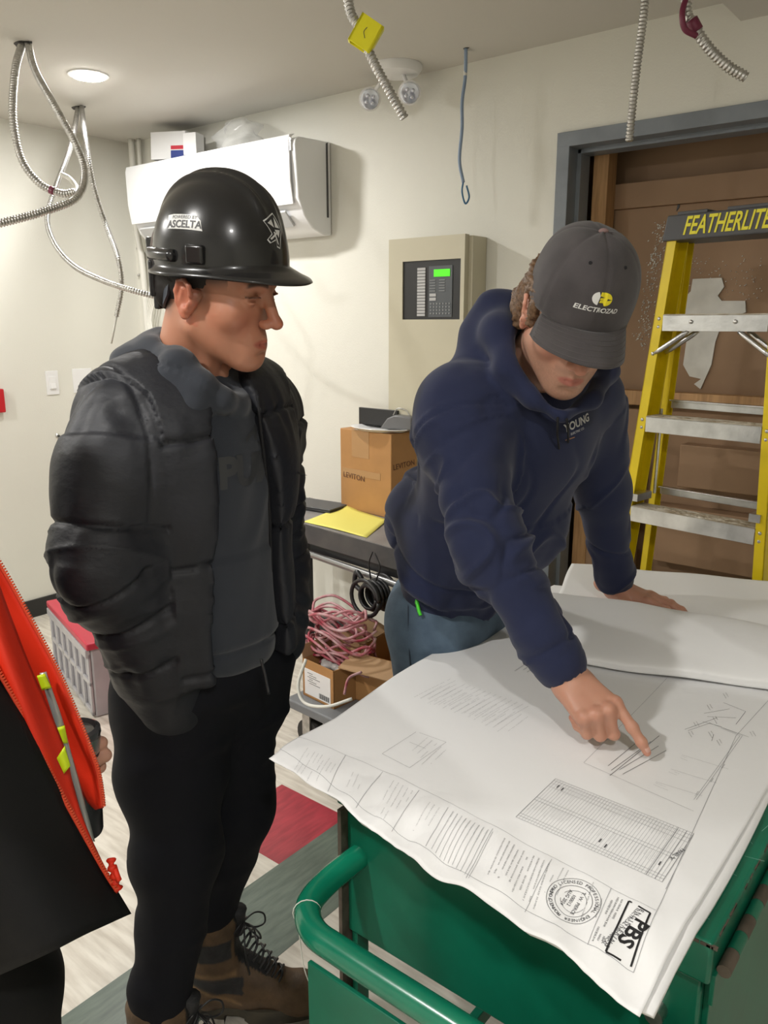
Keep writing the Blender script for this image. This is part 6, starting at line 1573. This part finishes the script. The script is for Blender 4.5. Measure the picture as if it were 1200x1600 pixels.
seam([(640, 905), (638, 960), (640, 1020), (642, 1045)], mat('dark_denim_seam', (.03, .045, .07), .8), .0018, 'side_seam', bjn, jeans, p2)
hp, hn = hit_px(bjn, 655, 945)
if hp:
    t = empty('marker_pen', tuple(hp), 0, 'bright green marker pen clipped in the jeans pocket of the man in the cap', 'pen'); Mk = tangent(Vector((0, 0, 0)), hn, _rt, (0, 0, 1)); M_gp = mat('bright_green_plastic', (.08, .75, .03), .35)
    g = G(); g.box((-.006, -.002, .002), (.007, .024, .014), M=Mk); g.build('cap', M_gp, t, bevel=.002)
    g = G(); g.tube([Mk @ Vector(v) for v in ((.0, .016, .014), (.0, .0, .016), (.003, -.020, .011), (.006, -.028, .010))], .0040, 8); g.build('clip', M_gp, t, smooth=True)
for (px_, D_) in (((672, 1440), 1.80), ((760, 1370), 2.0)): boot(px_, D_, -10, who=p2)

# hair
def strand_o(X):
    o = [('u', 0, X.ell((0, -.018, .052), (.087, .108, .096)))]
    for s_ in (-1, 1): o.append(('u', .02, X.ell((s_*.070, -.045, -.012), (.024, .038, .042))))
    o.append(('u', .02, X.ell((0, -.085, -.02), (.06, .03, .045))))
    for s_ in (-1, 1): o.append(('u', .01, X.ell((s_*.0755, .022, .015), (.010, .014, .030))))
    o.append(('i', .006, func(lambda P: X.inv(P)[:, 2]-.060, X.o, 99))); o.append(('i', .008, func(lambda P: X.inv(P)[:, 1]-.035, X.o, 99)))
    o.append(('s', .006, X.cone((.078, .004, -.01), (.10, .004, -.005), .022, .026))); o.append(('s', .006, X.cone((-.078, .004, -.01), (-.10, .004, -.005), .022, .026)))
    return o
o = strand_o(X2); vs, F = sdf_mesh(o, h_-.20, h_+.20, .0036, smooth=1)
def fh_(P, N): l = X2.inv(P); x, y, z = l.T; q = np.stack([y*120+z*35+6*np.sin(z*60), x*50, z*22], 1); return .0055*vnoise(q)+.0035*vnoise(q*2.1)
vs = cloth(vs, F, fh_); np_obj('hair', vs, F, mat('wavy_brown_hair', (.20, .115, .060), .5, col2=(.09, .048, .025), vscale=130, bump=.5, bscale=400), p2)

# baseball cap
capo = empty('baseball_cap', (0, 0, 0)); capo.parent = p2; capo.location = Vector(X2.o)-p2.location; bpy.context.view_layer.update()
KX = Xf(X2.P((0, -.003, .052)), X2.R@rotx(.0), 1.05)
M_cap = mat('faded_charcoal_twill', (.075, .066, .068), .9, col2=(.05, .044, .046), vscale=16, bump=.2, bscale=900, sheen=.15)
cax, cay, chh = .085, .109, .102
def crown(th, ph, off=0.0):
    c, s = math.cos(ph), math.sin(ph); f = .5+.5*math.cos(th)
    cx = max(c, 0)**(.80-.08*f); sz = max(s, 0)**(1.0-.05*f); h = chh+off+.006*f; x = (cax+off)*cx*math.sin(th); y = (cay+off)*cx*math.cos(th); z = h*sz
    sm = 0
    for tk in (0, 60, 120, 180, 240, 300):
        dd = (math.degrees(th)-tk+180) % 360-180; sm += math.exp(-(dd*max(c, .05)/(1.6 if tk else 1.2))**2)
    k = -.0016*sm + .0012*math.sin(5*th+2)*math.sin(3*ph) + .0016*math.sin(3*th-1)*c
    if off == 0: v = Vector((x, y, z)); return v+v.normalized()*k
    return Vector((x, y, z))
g = G(); NT = 120; rows = []
for i in range(29): rows.append([crown(2*math.pi*k/NT, math.pi/2*(1-i/28)) for k in range(NT)])
for zz in (-.010, -.020): rows.append([rows[28][k]+Vector((0, 0, zz*(1.0-.35*(.5+.5*math.cos(2*math.pi*k/NT))))) for k in range(NT)])
for i in range(10): rows.append([crown(2*math.pi*k/NT, math.pi/2*(i/9.05), -.003)+Vector((0, 0, -.015*(1-i/9))) for k in range(NT)])
vs_ = [Vector(KX.P(v))-Vector(X2.o) for r in rows for v in r]; fs_ = [(i*NT+k, i*NT+(k+1) % NT, (i+1)*NT+(k+1) % NT, (i+1)*NT+k) for i in range(len(rows)-1) for k in range(NT)]
g.add(vs_, fs_); crown_o = g.build('crown', M_cap, capo, smooth=True); bpy.context.view_layer.update()
def visor(u, v):
    th = u*math.radians(60); bx = cax*math.sin(th)*.98; by = cay*math.cos(th)*1.0; L = .070*max(.0, 1-abs(u)**2.4)**.60+.003
    x = bx+ (.088*u*abs(u)**.1-bx)*v*.5; y = by+L*v*(1-.0*abs(u)); z = -.006-.026*v*v*.55-.026*(u*u)*v*1.0-.012*u*u
    return Vector((x, y, z))
g = G(); n1, n2 = 48, 20; vs_ = []
for i in range(n1+1):
    for j in range(n2+1): vs_.append(Vector(KX.P(visor(-1+2*i/n1, j/n2)+Vector((0, 0, .0005*math.sin(j*math.pi)))))-Vector(X2.o))
g.add(vs_, [(i*(n2+1)+j, (i+1)*(n2+1)+j, (i+1)*(n2+1)+j+1, i*(n2+1)+j+1) for i in range(n1) for j in range(n2)])
vo = g.build('visor', M_cap, capo, smooth=True); md = vo.modifiers.new('t', 'SOLIDIFY'); md.thickness = .0038
for j in range(3, 20, 3):
    g = G(); g.tube([Vector(KX.P(visor(-.97+1.94*i/40, j/n2)+Vector((0, 0, .0003))))-Vector(X2.o) for i in range(41)], .0006, 4); g.build('visor_stitching', mat('cap_thread', (.11, .10, .10), .9), vo, smooth=True)
g = G(); g.sphere(Vector(KX.P((0, 0, chh+.003)))-Vector(X2.o), .0085, 8, sc=(1, 1, .6)); g.build('top_button', mat('faded_pink_grey', (.25, .16, .15), .8), capo, smooth=True)
for s_ in (-1, 1):
    q_ = crown(s_*math.radians(28), math.radians(52)); g = G(); g.tube([Vector(KX.P(q_*1.0))-Vector(X2.o), Vector(KX.P(q_*1.012))-Vector(X2.o)], .0028, 8); g.build('eyelet', M_seam, crown_o)
bc = bvh_of(crown_o); hp, hn = hit_px(bc, 938, 475)
if hp:
    Ms = tangent(hp, hn, Vector(KX.R[:, 0])*-1.0, (0, 0, 1)); off = Vector(X2.o)
    if (Ms.to_3x3() @ Vector((1, 0, 0))).dot(_rt) < 0: Ms = tangent(hp, hn, Vector(KX.R[:, 0]), (0, 0, 1))
    def put(name, polys, m, lift=.0008):
        g = G()
        for q_ in polys: v_, f_ = poly_fill(q_, 2); stick(g, bc, v_, f_, Ms, lift)
        g.v = [tuple(Vector(v)-off) for v in g.v]; return g.build(name, m, crown_o)
    cyy = .008
    left = [(-.0035+.0105*math.cos(a), cyy+.0105*math.sin(a)) for a in [math.pi*.55+math.pi*.9*k/10 for k in range(11)]]
    left = [(x, y) for x, y in left]+[(-.0075, cyy-.0095), (-.0042, cyy+.009)]
    put('logo_white_half', [[(x, y) for x, y in left[:11]]+[(-.0045, cyy-.006), (-.003, cyy+.004)]], M_stw)
    right = [(.0055+.0115*math.cos(a), cyy+.0105*math.sin(a)) for a in [-math.pi*.5+math.pi*k/12 for k in range(13)]]
    M_yl = mat('yellow_embroidery', (.80, .68, .02), .6)
    put('logo_yellow_half', [right[6:]+[(-.002, cyy+.0105), (-.003, cyy+.0045), (.0085, cyy+.0045), (.0085, cyy+.0015)], right[:7]+[(.0085, cyy-.002), (-.002, cyy-.002), (-.003, cyy-.006), (.004, cyy-.0065)], [(-.003, cyy-.001), (.0085, cyy-.003), (.009, cyy+.0025), (-.002, cyy+.0015)]], M_yl)
    g = G(); v_, f_ = text_mesh('ELECTROZAD', .0108, depth=0, bold=.00025, shear=.15, cuts=1); v_ = [(a*.98, b-.0105, c) for a, b, c in v_]; stick(g, bc, v_, f_, Ms, .001)
    g.v = [tuple(Vector(v)-off) for v in g.v]; g.build('logo_writing', M_stw, crown_o)

# ================================================================== person at the left edge holding a tumbler
p3 = base_empty('person', -1.13, .38, 'person in black and orange open work jacket at left edge holding a tumbler')
T3 = Xf(Vector((W(-330, 900, 1.02).x, W(-330, 900, 1.02).y, 0)), head_R(42, 0, 0))
X3 = Xf(T3.P((0, .03, 1.63)), head_R(38, 12, 0), 1.03)
tcx = W(119, 1176, 1.16); tc = A((tcx.x, tcx.y, tcx.z))
rt3, fh3 = A(_rt), A(_fh)
Hc = Xf(tc-rt3*.090+fh3*.060+A((0, 0, -.018)), np.array([rt3*.98-fh3*.17, np.cross(fh3, rt3), fh3*.98+rt3*.17]).T)
h3_ops, t3 = hand_ops(Hc, -1, dict(index=(.55, 1.15, .6), middle=(.6, 1.15, .6), ring=(.65, 1.15, .6), little=(.8, 1.15, .6)), {}, [(.018, .022, -.010), (.045, .050, -.022), (.070, .052, -.050), (.085, .045, -.075)])
o = head_ops(X3); o.append(('u', .025, cone(X3.P((0, -.022, -.03)), T3.P((0, 0, 1.45)), .056, .062)))
limb(o, [T3.P((-.14, 0, 1.40)), T3.P((.14, 0, 1.40))], [.07, .07], .05); o.append(('u', .05, cone(T3.P((0, 0, 1.35)), T3.P((0, 0, .95)), .13, .125, (T3.R[:, 1], .75))))
l3S, l3E = T3.P((-.19, 0, 1.38)), T3.P((-.24, -.0, 1.08)); r3S, r3E, r3W = T3.P((.19, 0, 1.38)), T3.P((.23, -.04, 1.10)), T3.P((.22, .04, .86))
limb(o, [l3S, l3E, Hc.o, Hc.P((.01, 0, 0))], [.05, .042, .03, .027], .02); limb(o, [r3S, r3E, r3W], [.05, .042, .03], .03); o += h3_ops
Hq = hand_frame(r3W, r3W+A((.02, .02, -.2)), T3.R[:, 0]); ho, _ = hand_ops(Hq, -1, relaxed, {}, [(.02, .024, -.008), (.055, .045, -.018), (.085, .05, -.03)]); o += ho
for s_ in (-1, 1): limb(o, [T3.P((s_*.09, .0, .93)), T3.P((s_*.10, .02+.13*(s_ < 0), .5)), T3.P((s_*.10, .15*(s_ < 0), .09))], [.085, .055, .04], .05)
lo = T3.o+A((-.5, -.5, .03)); hi = T3.o+A((.75, .75, 1.85))
vs, F = sdf_mesh(o, lo, hi, .013, [(Hc.o-A((.06, .06, .09)), Hc.o+A((.16, .15, .07)), .0026), (X3.o-A((.13, .13, .15)), X3.o+A((.13, .13, .14)), .006)], smooth=1)
colr = skin_tint(X3, vs, (.68, .37, .27), hair=(.06, .035, .02), hairline=lambda x, y, z: np.clip(sstep(.06, .075, z+.3*np.minimum(0, -y+.02)*0)+sstep(-.02, .01, z)*sstep(.02, -.02, y), 0, 1)); np_obj('body', vs, F, M_skin1, p3, colr)
M_shirt = mat('black_work_cloth', (.006, .006, .0065), .8, bump=.1, bscale=500, spec=.3)
M_org = mat('hi_vis_orange', (.80, .028, .004), .6, bump=.1, bscale=500, emit=0.0); M_orgd = M_org
M_lime = mat('hi_vis_lime', (.62, .78, .01), .5); M_refl = mat('reflective_tape', (.42, .42, .40), .35, .4)
o = [('u', 0, ell(T3.P((0, -.01, 1.25)), (.20, .14, .24), T3.R)), ('u', .08, cone(T3.P((0, -.01, 1.2)), T3.P((0, -.01, .93)), .16, .165, (T3.R[:, 1], .78))), ('u', .05, cone(T3.P((-.15, 0, 1.40)), T3.P((.15, 0, 1.40)), .075, .075))]
limb(o, [l3S, l3E, Hc.P((-.045, 0, 0))], [.085, .07, .045], .04); limb(o, [r3S, r3E, T3.P((.22, .03, .90))], [.085, .072, .055], .04); o.append(('s', .01, cone(X3.P((0, -.02, -.02)), T3.P((0, .01, 1.47)), .085, .07)))
vs, F = sdf_mesh(o, lo, hi, .009, smooth=2); vs = cloth(vs, F, lambda P, N: .005*vnoise(P*A((14, 14, 9)))); np_obj('jacket_back', vs, F, M_shirt, p3)
o = [('u', 0, ell(T3.P((0, 0, .93)), (.17, .13, .11), T3.R))]
for s_ in (-1, 1): limb(o, [T3.P((s_*.09, .03, .92)), T3.P((s_*.10, .02+.13*(s_ < 0), .5)), T3.P((s_*.10, .15*(s_ < 0), .10))], [.115, .095, .080], .05)
vs, F = sdf_mesh(o, lo, hi, .011, smooth=2); vs = cloth(vs, F, lambda P, N: .006*vnoise(P*A((11, 11, 7)))); np_obj('trousers', vs, F, M_shirt, p3)
for s_ in (-1, 1):
    q_ = T3.P((s_*.10, .15*(s_ < 0), 0)); c_ = Vector(q_)-CAMP; d_ = c_.dot(_fw); bx_, by_ = 600+FPX*c_.dot(_rt)/d_, 800-FPX*c_.dot(_up)/d_
    boot((bx_, by_), float(Vector(q_).dot(_fh)), 42, who=p3)
def strip(name, A_, B_, DA, DB, m, n=40, k=6, bulge=0.0, wav=0.004, parent=None, thick=.004):
    """curved cloth strip between two outlines standing at their own distances"""
    a = spline([Vector((x, y, 0)) for x, y in A_], 12); b = spline([Vector((x, y, 0)) for x, y in B_], 12); vs = []
    for i in range(n+1):
        t = i/n; pa = a[min(len(a)-1, int(t*(len(a)-1)))]; pb_ = b[min(len(b)-1, int(t*(len(b)-1)))]
        for j in range(k+1):
            s_ = j/k; q_ = pa.lerp(pb_, s_); D = (DA(t) if callable(DA) else DA)*(1-s_)+(DB(t) if callable(DB) else DB)*s_-bulge*math.sin(math.pi*s_)+wav*math.sin(9*t+5*s_)
            vs.append(W(q_.x, q_.y, D)-p3.location)
    g = G(); g.add(vs, [(i*(k+1)+j, (i+1)*(k+1)+j, (i+1)*(k+1)+j+1, i*(k+1)+j+1) for i in range(n) for j in range(k)]); ob = g.build(name, m, parent or p3, smooth=True)
    md = ob.modifiers.new('t', 'SOLIDIFY'); md.thickness = thick; md.offset = 0; return ob
E2 = [(-70, 940), (-30, 1010), (0, 1060), (30, 1112), (60, 1178), (92, 1240), (125, 1300), (160, 1362), (200, 1430)]
BK = [(-420, 900), (-400, 980), (-380, 1060), (-360, 1140), (-330, 1230), (-280, 1320), (-220, 1400), (-160, 1480), (-90, 1560)]
# near front panel, black, hanging open
np_ = strip('near_front_panel', E2, BK, .985, 1.06, M_shirt, 50, 24, .14, .008, thick=.012)
g = G(); 
HM = [(200, 1430), (65, 1492), (-90, 1560)]
# bright orange facing turned out along the near edge
MM = [(-60, 800), (-20, 870), (12, 955), (45, 1040), (78, 1115), (100, 1172), (112, 1225), (132, 1290), (176, 1385)]
strip('orange_facing', [(x+1, y) for x, y in E2[:8]]+[(184, 1395)], MM, .982, 1.03, M_org, 50, 8, .012, .006)
E1 = [(-60, 790), (0, 884), (45, 965), (90, 1050), (122, 1125), (140, 1170), (152, 1205), (158, 1240), (160, 1262)]
M1 = [(-120, 840), (-60, 930), (0, 1010), (40, 1080), (76, 1140), (105, 1190), (122, 1222), (138, 1252), (150, 1264)]
strip('far_front_panel', E1, M1, 1.09, 1.11, M_org, 50, 8, 0, .004)
strip('reflective_band', [(62, 1052), (84, 1120), (104, 1180), (122, 1250), (140, 1310)], [(72, 1050), (96, 1120), (112, 1180), (131, 1250), (147, 1315)], 1.075, 1.078, M_refl, 24, 2, 0, .001)
strip('lime_band', [(58, 1056), (66, 1078)], [(70, 1053), (80, 1074)], 1.068, 1.071, M_lime, 6, 2, 0, 0)
strip('lime_band', [(88, 1138), (95, 1162)], [(101, 1134), (106, 1160)], 1.068, 1.071, M_lime, 6, 2, 0, 0)
strip('lime_band', [(89, 1184), (100, 1208)], [(101, 1166), (110, 1196)], .988, .992, M_lime, 6, 2, 0, 0)
def zipper(pts, D, name):
    q = resample(spline([W(x, y, D) for x, y in pts], 20), .0042); g = G(); g.tube([v-p3.location for v in q], .0022, 6)
    tape = g.build(name, mat('orange_zip_tape', (.75, .06, .02), .6), p3, smooth=True); g = G()
    for i in range(0, len(q)-1):
        d = (q[i+1]-q[i]).normalized(); s_ = d.cross(_fh).normalized(); s_ = s_ if s_.dot(_rt) > 0 else -s_; c = q[i]-p3.location; Mz = frame(c+s_*.0022, s_, d)
        g.box((-.002, -.0012, -.0015), (.0028, .0012, .0015), M=Mz)
    ob = g.build('zip_teeth', mat('orange_zip_teeth', (.85, .12, .05), .4), tape); ob['kind'] = 'stuff'; return ob
zipper(E1, 1.088, 'far_zip'); zipper([(x+2, y) for x, y in E2[:8]]+[(184, 1396)], .978, 'near_zip')
c = W(180, 1358, .985)-p3.location; g = G()
g.tube(spline([c+Vector(q_) for q_ in ((-.008, 0, .014), (-.002, -.004, .006), (.004, -.004, -.004), (.001, -.003, -.016), (.004, 0, -.030))], 5), lambda i: .0055+.002*math.sin(i*1.3), 8); g.tube(spline([c+Vector(q_) for q_ in ((-.002, 0, .004), (.010, -.004, -.002), (.013, -.003, -.010))], 5), .004, 8)
g.build('zip_pull', M_org, p3, smooth=True)
# tumbler
t = empty('travel_tumbler', (tc[0], tc[1], tc[2]-.09), 0, 'dark travel tumbler with steel rim and clear lid held by the person at left', 'tumbler')
g = G(); g.lathe([(.029, -.055), (.031, -.05), (.037, .105)], 32); g.build('cup_body', mat('tumbler_dark', (.02, .022, .028), .3, .3), t, smooth=True, auto=40)
g = G(); g.lathe([(.0375, .092), (.0385, .094), (.0390, .118), (.0365, .118)], 32); g.build('steel_rim', M_alu, t, smooth=True, auto=40)
g = G(); g.lathe([(.0385, .117), (.0405, .122), (.0400, .130), (.034, .134), (.030, .127), (.001, .126)], 32); ld_ = g.build('lid', mat('smoky_lid', (.08, .08, .085), .08, coat=.8), t, smooth=True, auto=40)
g = G(); g.box((-.010, -.026, .127), (.010, .006, .134), M=Matrix.Rotation(.6, 4, 'Z')); g.build('slider', M_blk, ld_, bevel=.003)
